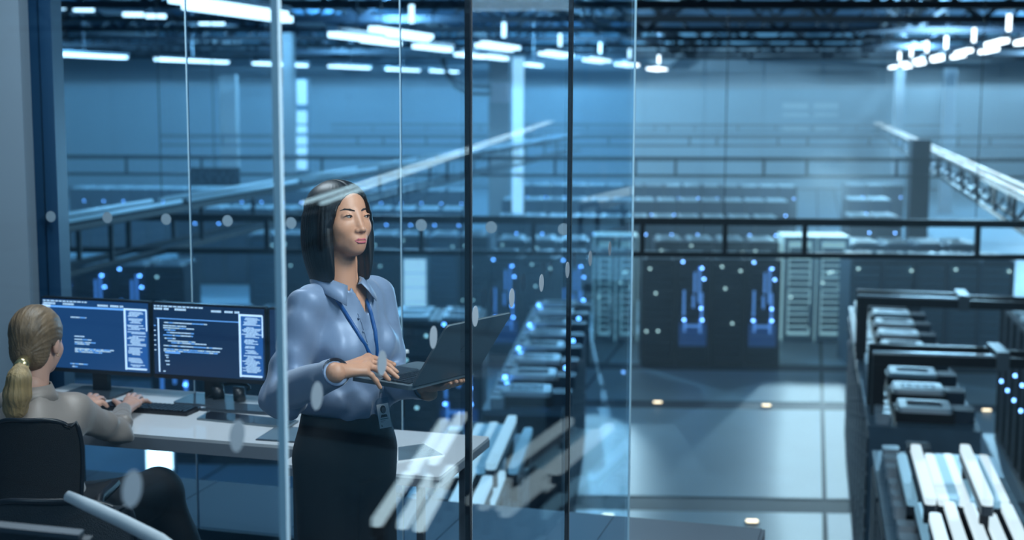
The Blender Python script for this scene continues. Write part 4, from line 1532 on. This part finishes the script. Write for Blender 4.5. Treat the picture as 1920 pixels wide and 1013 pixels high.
# ---- hair (bob)
def hair(P):
    x, y, z = P[:, 0], P[:, 1], P[:, 2]
    d = ell(P, (0, .022, .026), (.091, .112, .092))
    t = np.clip((.05 - z) / .24, 0, 1)
    bulge = np.sin(np.pi * np.clip(t * 1.05, 0, 1))
    a_, b_ = .090 + .014 * bulge - .008 * t ** 4, .110 + .013 * bulge - .010 * t ** 4
    cy = .024
    e = (np.sqrt((x / a_) ** 2 + ((y - cy) / b_) ** 2) - 1) * np.minimum(a_, b_)
    hem = -.190 + .25 * np.clip(y - .02, 0, .2) ** 1.0 * .35
    e = smax(e, np.maximum(z - .020, hem - z), .012)
    d = smin(d, e, .012)
    # face opening: an upright oval, hair falling straight beside the cheeks
    fo = (np.sqrt((x / .0615) ** 2 + (np.clip(z + .012, 0, 1) / .082) ** 2) - 1) * .06
    face = np.maximum(fo, y + .022)
    d = smax(d, -face, .007)
    nb = np.maximum(np.maximum(np.abs(x) - .058, y - .0), z + .03)
    d = smax(d, -nb, .010)
    nk = cap(P, (0, .01, -.08), (0, .0, -.25), .054)
    d = smax(d, -nk, .006)
    # the front edge of the side locks
    d = smax(d, -(y + .046 + .42 * np.clip(z + .03, 0, .2)), .006)
    ang = np.arctan2(x, y - cy)
    sm_ = np.clip((.12 - z) / .06, 0, 1)
    d = d + sm_ * (.0004 * np.sin(ang * 46 + 2 * np.sin(z * 12)) + .0004 * np.sin(ang * 97 + 3 * np.sin(z * 9 + 1)))
    d = d + .003 * np.exp(-((x + .012) / .004) ** 2) * np.clip((z - .07) / .03, 0, 1) * (y < .06)
    return d


head_part('hair', hair, (-.12, -.12, -.21), (.12, .15, .145), .0028, M['hair'])


# ---- blouse
def fold(P, amp=1.0):
    x, y, z = P[:, 0], P[:, 1], P[:, 2]
    d = .0035 * np.sin(38 * z + 26 * x + 3 * np.sin(14 * y + 9 * x)) * np.clip((1.32 - z) * 4, 0, 1)
    d += .0028 * np.sin(60 * x - 22 * z + 2.2 * np.sin(21 * z)) * np.clip((1.36 - z) * 5, 0, 1)
    d += .002 * np.sin(95 * x + 30 * y + 3 * np.sin(17 * z))
    return d * amp


NK = BI @ HM @ Vector((0, .025, -.16))


def blouse(P):
    x, y, z = P[:, 0], P[:, 1], P[:, 2]
    d = ell(P, (0, .005, 1.255), (.152, .108, .20))
    for s in (-1, 1):
        d = smin(d, ell(P, (s * .068, -.070, 1.245), (.062, .055, .062)), .04)
    d = smin(d, cap(P, (-.115, .012, 1.392), (.115, .012, 1.392), .052), .05)
    d = smin(d, cap(P, (0, .015, 1.38), A3(NK) + np.array((0, 0, -.02)), .075, .058), .05)
    d = smin(d, ell(P, (0, .005, 1.10), (.158, .125, .115)), .05)
    sl_ = chain(P, [RS, RE], [.056, .060], .02)
    dz = A3(RE)
    d2 = smin(sl_, chain(P, [RE, RW], [.062, .036], .02), .03)
    # blousy drop under the elbow
    d2 = smin(d2, ell(P, dz + np.array((.0, .0, -.022)), (.062, .062, .056)), .03)
    dx = smin(chain(P, [LS, LE], [.052, .054], .02), chain(P, [LE, LW], [.056, .036], .02), .02)
    wr = np.linalg.norm(P - dz, axis=1)
    a1 = np.clip(1 - wr / .16, 0, 1)
    fo = .009 * a1 * np.sin(70 * (x * .7 + z * .9) + 4 * np.sin(25 * y + 18 * z)) + .0035 * np.sin(46 * z + 35 * y + 30 * x + 2 * np.sin(30 * x))
    wl = np.clip(1 - np.linalg.norm(P - A3(LE), axis=1) / .16, 0, 1)
    fl2 = .008 * wl * np.sin(64 * (x - z) + 3 * np.sin(22 * y))
    slv = []
    for dd_, W_, E_ in ((d2 + fo, RW, RE), (dx + fl2, LW, LE)):
        n = A3(W_) - A3(E_); n /= np.linalg.norm(n)
        slv.append(smax(dd_, (P - A3(W_)) @ n - .004, .002))
    d = smin(d + fold(P, 1.35 + 1.2 * np.clip((1.25 - z) * 4, 0, 1)), np.minimum(slv[0], slv[1]), .024)
    # hem tucked into the waistband
    d = smax(d, 1.025 - z + .004 * np.sin(x * 60), .012)
    # open collar: a V at the front and the neck hole
    v = np.maximum(np.abs(x - .004) - np.clip((z - 1.345) * .50, 0, .06), y + .015)
    v = np.maximum(v, 1.335 - z)
    d = smax(d, -v, .004)
    nk_ = cap(P, A3(NK) + np.array((0, 0, -.06)), A3(NK) + np.array((0, 0, .12)), .058, .07)
    d = smax(d, -nk_, .004)
    d = smax(d, z - (1.448 + .22 * np.clip(y - NK.y, -.06, .06)), .004)
    return d


lo = (min(RE.x, RW.x, -.2) - .12, min(RW.y, LW.y) - .12, .98)
blz = nets(blouse, lo, (max(LE.x, LW.x, .2) + .12, .22, 1.56), .0058)
np_mesh('blouse', [xf(blz, BM)], M['blouse'], person)


def ring_part(name, W_, E_, r0, r1, ln, m, par):
    a_ = BM @ Vector(W_)
    n = (BM @ Vector(W_) - BM @ Vector(E_)).normalized()
    mb = MB()
    mb.tube([a_ - n * ln, a_ - n * (ln * .5), a_ + n * .006], [r0, (r0 + r1) / 2 * 1.02, r1], 24, caps=False)
    mb.tube([a_ + n * .006, a_ - n * (ln * .9)], [r1 - .004, r0 - .005], 24, caps=False)
    o = mb.build(name, m, par, world=True, smooth=True)
    return o


ring_part('cuff', RW, RE, .043, .040, .055, M['blouse'], person)
ring_part('cuff', LW, LE, .043, .040, .055, M['blouse'], person)


def march(px, py, f, Mx, off=.004, start=3.3, end=4.6):
    d_ = ray(px, py)
    s0 = start / d_.y
    loc = inframe(Mx)
    s = s0
    for _ in range(160):
        p = CAM + d_ * s
        v = float(f(loc(np.array([[p.x, p.y, p.z]])))[0])
        if v < .0008: break
        s += max(v * .6, .0006)
        if s * d_.y > end: break
    return CAM + d_ * (s - off)


# collar: two pointed leaves of cloth
def strip_mesh(rows, th=.0025):
    """rows: list of lists of points, same length; gives a thin double-sided sheet"""
    mb = MB()
    n, m_ = len(rows), len(rows[0])
    P0 = [Vector(p) for r_ in rows for p in r_]
    # normals
    N_ = []
    for i in range(n):
        for j in range(m_):
            a_ = Vector(rows[min(i + 1, n - 1)][j]) - Vector(rows[max(i - 1, 0)][j])
            b_ = Vector(rows[i][min(j + 1, m_ - 1)]) - Vector(rows[i][max(j - 1, 0)])
            N_.append(a_.cross(b_).normalized())
    vs = P0 + [p + q * th for p, q in zip(P0, N_)]
    k = n * m_
    fs = []
    for i in range(n - 1):
        for j in range(m_ - 1):
            a_, b_, c_, d_ = i * m_ + j, i * m_ + j + 1, (i + 1) * m_ + j + 1, (i + 1) * m_ + j
            fs += [(a_, b_, c_, d_), (k + d_, k + c_, k + b_, k + a_)]
    bd = [(0, j, 0, j + 1) for j in range(m_ - 1)] + [(i, m_ - 1, i + 1, m_ - 1) for i in range(n - 1)] + [(n - 1, j + 1, n - 1, j) for j in range(m_ - 1)] + [(i + 1, 0, i, 0) for i in range(n - 1)]
    for (i0, j0, i1, j1) in bd:
        a_, b_ = i0 * m_ + j0, i1 * m_ + j1
        fs.append((b_, a_, k + a_, k + b_))
    return mb.add(vs, fs)


def collar(side, par):
    rows = []
    cx_, cy_ = NK.x, NK.y
    for i in range(13):
        f_ = i / 12
        a_ = R(180 * 0 + 8 + 150 * f_)          # from the nape (0) round to the front
        ca, sa = math.cos(a_), math.sin(a_)
        ri = .060
        top = Vector((cx_ + side * ri * sa, cy_ + ri * ca, NK.z + .008 - .045 * f_ ** 1.5 + .01 * (1 - f_)))
        drop = .034 + .016 * f_ ** 3
        ro = .088 + .012 * f_ ** 2
        mid = Vector((cx_ + side * (ri + .012) * sa, cy_ + (ri + .010) * ca, top.z + .004))
        out = Vector((cx_ + side * ro * sa + side * .022 * f_ ** 4, cy_ + ro * ca * (1 if ca > 0 else 1.02), top.z - drop))
        rows.append([BM @ top, BM @ mid, BM @ (mid * .5 + out * .5 + Vector((0, 0, .003))), BM @ out])
    mb = strip_mesh(rows)
    return mb.build('collar', M['blouse'], par, world=True, smooth=True)


collar(-1, person); collar(1, person)
# buttons and placket line
plk = [march(x, y, blouse, BM, .0012) for (x, y) in ((671, 588), (678, 606), (684, 626), (690, 648))]
MB().tube(plk, .0008, 6).build('placket_seam', M['seam'], person, world=True, smooth=True)
for (x, y) in ((673, 597), (681, 622), (688, 645)):
    p = march(x, y, blouse, BM, .002)
    MB().tube([p, p + ray(x, y) * -.0025], .0036, 10).build('button', M['seam'], person, world=True, smooth=True)


# ---- trousers
def trouser(P):
    x, y, z = P[:, 0], P[:, 1], P[:, 2]
    d = ell(P, (0, .012, .93), (.165, .122, .17))
    d = smin(d, np.maximum((np.sqrt((x / .146) ** 2 + ((y - .008) / .115) ** 2) - 1) * .115, np.maximum(z - 1.045, .85 - z)), .03)
    for s in (-1, 1):
        d = smin(d, chain(P, [(s * .080, .012, .90), (s * .088, .0, .50), (s * .09, .02, .10)], [.098, .086, .082], .02), .035)
    d = smax(d, z - 1.047, .004)
    d = smax(d, .075 - z, .006)
    d += .0022 * np.sin(52 * x + 3 * np.sin(8 * z)) * np.clip(1.0 - z, 0, 1)
    return d


np_mesh('trousers', [xf(nets(trouser, (-.24, -.2, .05), (.24, .2, 1.07), .0085), BM)], M['trousers'], person)
def shoe(P):
    d = None
    for s in (-1, 1):
        e = smin(cap(P, (s * .085, .05, .05), (s * .095, -.13, .032), .040, .032), cap(P, (s * .085, .05, .09), (s * .085, .05, .03), .04), .02)
        d = e if d is None else np.minimum(d, e)
    return np.maximum(d, .004 - P[:, 2])
np_mesh('shoes', [xf(nets(shoe, (-.16, -.2, -.02), (.16, .13, .15), .008), BM)], M['plastic'], person)

# ---------------------------------------------------------------- laptop
ang = math.atan2(hx.y, hx.x)
lt_ = thing('laptop', 'open dark grey laptop carried by the standing person, screen back outward', 'laptop', tuple(hn), ang)
# local: x along the hinge, y towards the person (positive when 'toward' is left of hx)
sy = 1 if (Matrix.Rotation(ang, 3, 'Z') @ Vector((0, 1, 0))).dot(toward) > 0 else -1
dep = .225
bs = MB().prism(rrect(lw, dep, .012, 3, lw / 2, sy * dep / 2), -.012, .0).build('base', M['alu'], lt_)
MB().prism(rrect(lw * .88, dep * .46, .004, 2, lw / 2, sy * dep * .34), .0, .0012).build('keyboard_well', M['plastic'], bs)
ko = None
for r_ in range(6):
    for c_ in range(14):
        L_ = (lw * .86 / 14 * (c_ + .5) + lw * .07, sy * (dep * .145 + r_ * .0172), .0012)
        if ko is None:
            ko = MB().prism(rrect(lw * .86 / 14 * .84, .0145, .002, 1), 0, .0022).build('key', M['key'], bs, loc=L_)
        else:
            inst(ko, bs, L_)
MB().prism(rrect(lw * .36, dep * .34, .004, 2, lw / 2, sy * dep * .79), .0, .0008).build('touchpad', M['plastic_grey'], bs)
# lid: from the hinge to the photographed top corners
tn, tf = at_Y(829, 612, (hn.y - .10)), at_Y(942, 590, (hf.y - .09))
lidv = ((tn - hn) + (tf - hf)) / 2
lidv -= hx * lidv.dot(hx)
LH = lidv.length
lid_y = lidv.normalized()
lid_n = hx.cross(lid_y).normalized()
LT = Matrix(((hx.x, lid_y.x, lid_n.x, hn.x), (hx.y, lid_y.y, lid_n.y, hn.y), (hx.z, lid_y.z, lid_n.z, hn.z + .002), (0, 0, 0, 1)))
sgn = 1 if lid_n.dot(-toward) > 0 else -1
z0_, z1_ = (0, .006) if sgn > 0 else (-.006, 0)
lid = MB().prism(rrect(lw, LH, .012, 4, lw / 2, LH / 2), z0_, z1_, LT).build('lid', M['alu'], lt_, world=True)
e_ = MB()
rr_ = rrect(lw + .0032, LH + .0032, .012, 4, lw / 2, LH / 2)
e_.prism(rr_, (.0012 if sgn > 0 else -.0012) + z0_ * .0, (.0022 if sgn > 0 else -.0022), LT)
e_.build('lid_edge', M['alu_edge'], lid, world=True).parent = lid
MB().prism(rrect(lw * .95, LH * .9, .004, 2, lw / 2, LH * .53), -.0008 * sgn, -.0002 * sgn, LT).build('display', M['screen2'], lid, world=True)
# embossed ring emblem in the middle of the lid back
rg = MB()
N = 24
cz = z1_ + .0003 if sgn > 0 else z0_ - .0003
ring_pts = [LT @ Vector((lw * .5 + math.cos(2 * math.pi * k / N) * .012, LH * .52 + math.sin(2 * math.pi * k / N) * .012, cz)) for k in range(N + 1)]
rg.tube(ring_pts, .0006, 5, caps=False).build('round_emblem', M['plastic_grey'], lid, world=True)
MB().tube([hn + hx * .03 + Vector((0, 0, .001)), hn + hx * (lw - .03) + Vector((0, 0, .001))], .005, 10).build('hinge', M['plastic'], lt_, world=True, smooth=True)

# ---------------------------------------------------------------- lanyard and badge
bd = thing('lanyard_badge', 'white identity badge on a blue lanyard over the dark waistband', 'badge', at_Y(712, 740, 3.97), 0)


def ribbon(pxs, name):
    P_ = [march(x, y, blouse, BM, .0035) for x, y in pxs]
    rows = []
    for i, p in enumerate(P_):
        dd = (P_[min(i + 1, len(P_) - 1)] - P_[max(i - 1, 0)]).normalized()
        sd = dd.cross(ray(pxs[i][0], pxs[i][1])).normalized()
        rows.append([p - sd * .0055, p + sd * .0055])
    return strip_mesh(rows, .0012).build(name, M['lanyard'], bd, world=True, smooth=True), P_


def lerp_px(a, n=14):
    out = []
    for i in range(len(a) - 1):
        for k in range(n):
            f_ = k / n
            out.append((a[i][0] + (a[i + 1][0] - a[i][0]) * f_, a[i][1] + (a[i + 1][1] - a[i][1]) * f_))
    return out + [a[-1]]


ribbon(lerp_px([(632, 562), (650, 590), (670, 622), (686, 650), (699, 676), (708, 712)], 5), 'strap')
ribbon(lerp_px([(686, 561), (695, 585), (704, 622), (707, 660), (709, 690), (711, 716)], 5), 'strap')
bt_ = lambda P: np.minimum(blouse(P), trouser(P))
b1_, b2_ = march(713, 745, bt_, BM, .004), march(722, 795, bt_, BM, .004)
BY_ = min(b1_.y, b2_.y) - .008
q = at_Y(713, 735, BY_)
MB().tube([q + Vector((0, 0, .03)), q + Vector((0, 0, .012))], .003, 8).build('swivel', M['steel'], bd, world=True)
MB().tube([q + Vector((0, 0, .014)), q + Vector((.003, 0, -.004))], [.007, .004], 10).build('clip', M['steel'], bd, world=True)
BT = Matrix.Translation(at_Y(720, 780, BY_)) @ Matrix.Rotation(R(12), 4, 'Z') @ Matrix.Rotation(R(-8), 4, 'Y')
W2, H2 = .036, .075
def plate(mb, x0, x1, z0, z1, y0, y1): return mb.box(x0, x1, y0, y1, z0, z1, BT)
plate(MB(), -W2 / 2 - .003, W2 / 2 + .003, -H2 / 2 - .003, H2 / 2 + .018, .0006, .0016).build('clear_holder', M['clear'], bd, world=True)
cd = plate(MB(), -W2 / 2, W2 / 2, -H2 / 2, H2 / 2, -.0006, .0004).build('card', M['white'], bd, world=True)
def disc_xz(cx_, cz_, rx, rz, y0, n=20):
    vs = [BT @ Vector((cx_ + rx * math.cos(2 * math.pi * k / n), yy, cz_ + rz * math.sin(2 * math.pi * k / n))) for yy in (y0, y0 - .0002) for k in range(n)]
    return vs, [tuple(range(n)), tuple(range(2 * n - 1, n - 1, -1))] + [(k, n + k, n + (k + 1) % n, (k + 1) % n) for k in range(n)]
pr = MB()
pr.add(*disc_xz(.000, .020, .0085, .0125, -.0007))
pr.prism([(-.011, -.004), (.011, -.004), (.008, .004), (-.007, .005)], .0007, .0009, BT @ Matrix.Rotation(R(90), 4, 'X'))
pr.build('printed_portrait', M['photo_dark'], cd, world=True)
pf = MB(); pf.add(*disc_xz(.0015, .0175, .0062, .0095, -.001)); pf.build('portrait_face', M['photo_mid'], cd, world=True)
tx = MB(); plate(tx, -.012, .012, -.0105, -.0075, -.0009, -.0006); tx.build('name_line', M['teal'], cd, world=True)
tx = MB()
plate(tx, -.012, .002, -.0155, -.0145, -.0009, -.0006); plate(tx, -.012, -.004, -.0185, -.0175, -.0009, -.0006)
plate(tx, -.012, -.009, -.033, -.027, -.0009, -.0006)
tx.build('small_print', M['photo_mid'], cd, world=True)

# ---------------------------------------------------------------- seated person
SC = at_Y(72, 640, 4.72)
SM = Matrix.Translation(SC) @ Matrix.Rotation(R(171), 4, 'Z') @ Matrix.Rotation(R(8), 4, 'X')
seat = thing('person', 'seated person seen from behind, blond ponytail and taupe satin shirt', 'person', (SC.x, SC.y, OZ), 0)
head2 = xf(nets(head_full, (-.095, -.13, -.25), (.095, .13, .13), .0035), SM)
hipc = Vector((-1.62, 4.62, OZ + .56))
neckb = SM @ Vector((0, .03, -.20))
SHR = at_Y(132, 772, 4.76)       # right shoulder
SHL = Vector((neckb.x * 2 - SHR.x - .02, 4.84, SHR.z))
SER = at_Y(222, 808, 5.0)
SWR = at_Y(240, 778, 5.27)
SEL = SHL + Vector((-.03, .18, -.22))
SWL = at_Y(168, 757, 5.42)
hr_k = [at_z(258, 757, DZ + .045), at_z(253, 753, DZ + .05), at_z(246, 750, DZ + .05), at_z(239, 750, DZ + .045)]
hr_t = [at_z(281, 755, DZ + .03), at_z(266, 745, DZ + .025), at_z(255, 742, DZ + .022), at_z(243, 742, DZ + .02)]
wr_ = at_z(233, 770, DZ + .045)
hand_r = hand_mesh(wr_, hr_k, hr_t, [wr_ + Vector((-.01, .03, .0)), at_z(222, 757, DZ + .03), at_z(214, 752, DZ + .022)], palm_r=.02, r0=.0095, h=.003)
SWR = wr_ + (wr_ - hr_k[1]).normalized() * .03
wl_ = at_z(160, 757, DZ + .045)
hl_k = [at_z(184, 757, DZ + .04), at_z(180, 752, DZ + .045), at_z(174, 749, DZ + .045), at_z(166, 748, DZ + .04)]
hl_t = [at_z(201, 762, DZ + .025), at_z(196, 750, DZ + .03), at_z(184, 744, DZ + .025), at_z(172, 742, DZ + .022)]
hand_l = hand_mesh(wl_, hl_k, hl_t, [wl_ + Vector((.02, -.01, 0)), at_z(182, 768, DZ + .03), at_z(190, 771, DZ + .025)], palm_r=.02, r0=.0095, h=.003)
SWL = wl_ + (wl_ - hl_k[1]).normalized() * .03
KN = at_Y(296, 893, 5.1)
KN.z = min(KN.z, OZ + .6)
AN = at_Y(352, 1030, 5.1)
KL = Vector((-1.45, 5.25, OZ + .50))
chest = neckb + Vector((-.0, -.02, -.16))


def core2(P):
    d = cap(P, neckb, neckb + Vector((0, 0, .05)), .055, .05)
    d = smin(d, cap(P, SHR, SHL, .05), .05)
    d = smin(d, cap(P, chest, hipc, .12, .13), .08)
    d = smin(d, chain(P, [SHR, SER, SWR], [.045, .036, .026]), .03)
    d = smin(d, chain(P, [SHL, SEL, SWL], [.045, .036, .026]), .03)
    foot = Vector((AN.x + .02, AN.y + .05, OZ + .08))
    d = smin(d, chain(P, [hipc + Vector((.1, 0, -.03)), KN - Vector((0, 0, .06)), foot], [.08, .05, .035]), .04)
    d = smin(d, chain(P, [hipc + Vector((-.1, 0, -.03)), KL - Vector((0, 0, .06)), Vector((-1.5, 5.35, OZ + .08))], [.08, .05, .035]), .04)
    return d


b2 = nets(core2, (-2.2, 4.35, OZ - .02), (-1.1, 5.65, 4.75), .014)
np_mesh('body', [head2, b2, hand_r, hand_l], M['skin2'], seat)
face_parts(SM, seat)


def satin(P):
    x, y, z = P[:, 0], P[:, 1], P[:, 2]
    d = smin(cap(P, SHR, SHL, .064), cap(P, chest + Vector((0, 0, .02)), hipc + Vector((0, 0, .02)), .150, .158), .10)
    d = smin(d, cap(P, neckb + Vector((0, 0, -.05)), neckb + Vector((0, 0, .01)), .09, .064), .06)
    d = smin(d, chain(P, [SHR, SER, SWR], [.062, .052, .038], .02), .035)
    d = smin(d, chain(P, [SHL, SEL, SWL], [.068, .066, .042], .02), .035)
    a1 = np.clip(1 - np.linalg.norm(P - A3(SER), axis=1) / .2, 0, 1)
    d = d + .008 * a1 * np.sin(75 * (x * .5 + z * .9) + 3 * np.sin(30 * y)) + .0055 * np.sin(34 * x + 30 * z + 3 * np.sin(16 * z) + 12 * y)
    d = smax(d, -cap(P, neckb + Vector((0, 0, -.02)), neckb + Vector((0, 0, .15)), .058, .06), .004)
    d = smax(d, z - (neckb.z + .035), .004)
    for W_, E_ in ((SWR, SER), (SWL, SEL)):
        n = A3(W_) - A3(E_); n /= np.linalg.norm(n)
        pl = (P - A3(W_)) @ n - .01
        d = np.where(np.linalg.norm(P - A3(W_), axis=1) < .13, smax(d, pl, .002), d)
    d = smax(d, (OZ + .50) - z, .02)
    return d


np_mesh('shirt', [nets(satin, (-2.15, 4.35, OZ + .45), (-1.05, 5.6, 4.5), .0095)], M['satin'], seat)
rows = []
for i in range(21):
    a_ = R(-150 + 300 * i / 20)
    f_ = abs(i - 10) / 10
    cc = neckb + Vector((0, 0, .03))
    up_ = Vector((math.sin(a_) * .060, -math.cos(a_) * .060, .022))
    dn_ = Vector((math.sin(a_) * .088, -math.cos(a_) * .088, -.028))
    rows.append([cc + up_, cc + up_ * 1.1 + Vector((0, 0, .002)), cc + dn_])
strip_mesh(rows).build('collar', M['satin'], seat, world=True, smooth=True)
def trs2(P):
    foot = Vector((AN.x + .02, AN.y + .05, OZ + .12))
    d = chain(P, [hipc + Vector((.1, 0, -.02)), KN - Vector((0, 0, .06)), foot], [.115, .085, .07], .03)
    d = smin(d, chain(P, [hipc + Vector((-.1, 0, -.02)), KL - Vector((0, 0, .06)), Vector((-1.5, 5.35, OZ + .12))], [.115, .085, .07], .03), .02)
    d = smin(d, ell(P, hipc, (.19, .15, .13)), .03)
    return d + .003 * np.sin(40 * P[:, 2] + 30 * P[:, 0])
np_mesh('trousers', [nets(trs2, (-1.95, 4.35, OZ + .05), (-.95, 5.6, OZ + .85), .012)], M['trousers'], seat)
def shoe2(P):
    fa = Vector((AN.x + .02, AN.y + .02, OZ + .06)); fb = Vector((-1.5, 5.33, OZ + .06))
    d = smin(cap(P, fa, fa + Vector((.03, .17, -.02)), .045, .035), cap(P, fb, fb + Vector((0, .17, -.02)), .045, .035), .001)
    return np.maximum(d, OZ + .008 - P[:, 2])
np_mesh('shoes', [nets(shoe2, (-1.65, 5.0, OZ - .02), (-.95, 5.65, OZ + .16), .01)], M['plastic'], seat)


# hair: gathered back into a low ponytail; face is towards local -y
def hair2(P):
    x, y, z = P[:, 0], P[:, 1], P[:, 2]
    d = ell(P, (0, .022, .034), (.084, .108, .094))
    d = smin(d, ell(P, (0, .055, -.045), (.066, .062, .055)), .04)
    d = smax(d, -ell(P, (0, -.125, -.03), (.085, .105, .13)), .01)
    d = smax(d, -np.maximum(np.maximum(z + .025 - .35 * (y - .0), y - .045), -np.abs(x) * 0 - .5), .01)
    nk_ = np.maximum(z + .095, -1)
    d = np.maximum(d, -(z + .105))
    ang_ = np.arctan2(x, z + .06)
    d = d + .0006 * np.sin(ang_ * 34 + 1.5 * np.sin(y * 30)) + .0005 * np.sin(ang_ * 71)
    return d


head_part('hair', hair2, (-.11, -.12, -.13), (.11, .16, .15), .0033, M['blond'], seat, SM)
pt0 = SM @ Vector((0.01, .125, -.055))
def px_pt(x, y, Y): return at_Y(x, y, Y)
ptp = [px_pt(40, 686, 4.56), px_pt(36, 710, 4.53), px_pt(32, 740, 4.53), px_pt(29, 765, 4.54), px_pt(24, 790, 4.56)]
def tail(P):
    d = chain(P, ptp, [.022, .036, .042, .036, .016], .02)
    ax_ = np.arctan2(P[:, 0] - ptp[2].x, P[:, 1] - ptp[2].y)
    return d + .0012 * np.sin(ax_ * 15 + 2 * np.sin(P[:, 2] * 25)) + .0008 * np.sin(ax_ * 37)
np_mesh('ponytail', [nets(tail, (-1.85, 4.4, ptp[-1].z - .1), (-1.45, 4.75, ptp[0].z + .08), .0042)], M['blond2'], seat)
MB().tube([ptp[0] + Vector((-.0, .03, .008)), ptp[0] + Vector((0, -.012, -.004))], [.024, .024], 16).build('hair_tie', M['gold'], seat, world=True, smooth=True)
ea = SM @ Vector((.078, .01, -.045)); ea2 = SM @ Vector((-.078, .01, -.045))
for e0 in (ea, ea2):
    MB().tube([e0 + Vector((.005 * math.cos(k), 0, .005 * math.sin(k))) for k in [i * .628 for i in range(11)]], .001, 5, caps=False).build('earring', M['gold'], seat, world=True, smooth=True)


# ---------------------------------------------------------------- chairs
def office_chair(name_lab, px_tl, px_tr, Yc, drop_px, m_, seat_h=.47, rz=0.0, arm=None):
    """backrest: top-left and top-right corner pixels at depth Yc"""
    a_, b_ = at_Y(*px_tl, Yc), at_Y(*px_tr, Yc)
    W = (b_ - a_).length
    c_ = (a_ + b_) / 2
    t = thing('office_chair', name_lab, 'chair', (c_.x, c_.y, OZ), rz)
    top = c_.z - OZ
    H = top - seat_h - .04
    # curved panel
    rows = []
    for i in range(15):
        f_ = (i / 14) ** .6
        z = seat_h + .04 + H * f_
        wv = W / 2 * (.84 + .16 * min(1, f_ / .7)) if f_ < .78 else W / 2 * (.80 + .20 * math.sqrt(max(0, 1 - ((f_ - .78) / .22) ** 2)))
        row = []
        for j in range(17):
            g_ = j / 16 * 2 - 1
            row.append(Vector((g_ * wv, .05 * (1 - g_ * g_) * -1 + .03 * math.sin(f_ * 3), z - (.0 if f_ < .99 else .035 * abs(g_) ** 4))))
        rows.append(row)
    strip_mesh(rows, .012).build('backrest', m_, t, smooth=True)
    edge = [rows[i][0] for i in range(15)] + rows[14][1:] + [rows[i][16] for i in range(13, -1, -1)]
    MB().tube(edge, .007, 8).build('back_frame', M['plastic'], t, smooth=True)
    MB().prism(rrect(W * .95, .46, .06, 4, 0, .25), seat_h - .05, seat_h).build('seat', M['mesh'], t)
    MB().tube([(0, .22, .06), (0, .22, seat_h - .05)], .03, 12).build('gas_column', M['plastic'], t, smooth=True)
    MB().bar((0, -.02, seat_h + .2), (0, .1, seat_h - .04), .06, .03).build('back_bracket', M['plastic'], t)
    for k in range(5):
        q_ = 2 * math.pi * k / 5
        e_ = (.28 * math.cos(q_), .22 + .28 * math.sin(q_), .06)
        MB().bar((0, .22, .09), e_, .04, .03).build('base_arm', M['plastic'], t)
        MB().tube([(e_[0] - .012, e_[1], .034), (e_[0] + .012, e_[1], .034)], .026, 12).build('caster', M['plastic'], t, smooth=True)
    return t, W


ch, W = office_chair('black mesh office chair of the seated person', (-30, 776), (148, 788), 4.38, 0, M['mesh'])
for s in (-1, 1):
    MB().tube([(s * W * .52, .1, .43), (s * W * .54, .1, .62), (s * W * .54, .16, .65), (s * W * .54, .34, .65)], .018, 8).build('armrest', M['plastic'], ch, smooth=True)
ch2, W2_ = office_chair('nearer grey mesh office chair with a pale armrest, back to the glass', (-60, 926), (250, 936), 3.30, 0, M['mesh_grey'])
pa = [at_Y(126, 930, 2.95), at_Y(170, 950, 2.93), at_Y(230, 978, 2.88), at_Y(300, 1014, 2.82), at_Y(330, 1035, 2.80)]
MB().tube(pa, [.012, .0145, .015, .016, .014], 14).build('armrest', M['armrest'], ch2, world=True, smooth=True)
MB().tube([pa[-1], pa[-1] + Vector((-.05, .12, -.2)), pa[-1] + Vector((-.15, .3, -.26))], .014, 10).build('armrest_post', M['plastic'], ch2, world=True, smooth=True)
# dark panel edge in the lower left corner
p, q = at_Y(-60, 969, 2.6), at_Y(152, 990, 2.6)
t = thing('monitor', 'back of a dark monitor with a grey top edge in the lower left corner', 'monitor', ((p.x + q.x) / 2, 2.6, OZ), 0)
MB().bar(p - Vector((0, 0, .2)), q - Vector((0, 0, .2)), .03, .36).build('casing', M['plastic'], t, world=True)
MB().bar(p - Vector((0, 0, .014)), q - Vector((0, 0, .014)), .034, .010).build('top_edge', M['plastic_grey'], t, world=True)
MB().tube([(0, .0, .0), (0, 0, .62)], .03, 10).build('stand', M['plastic'], t, smooth=True)
MB().prism(rrect(.3, .22, .03), 0.0, .012).build('stand_base', M['plastic'], t)

# unused rack prototypes are dropped
for kd in protos:
    for o in protos[kd]:
        if o.name not in used:
            for c_ in list(o.children):
                bpy.data.objects.remove(c_)
            bpy.data.objects.remove(o)
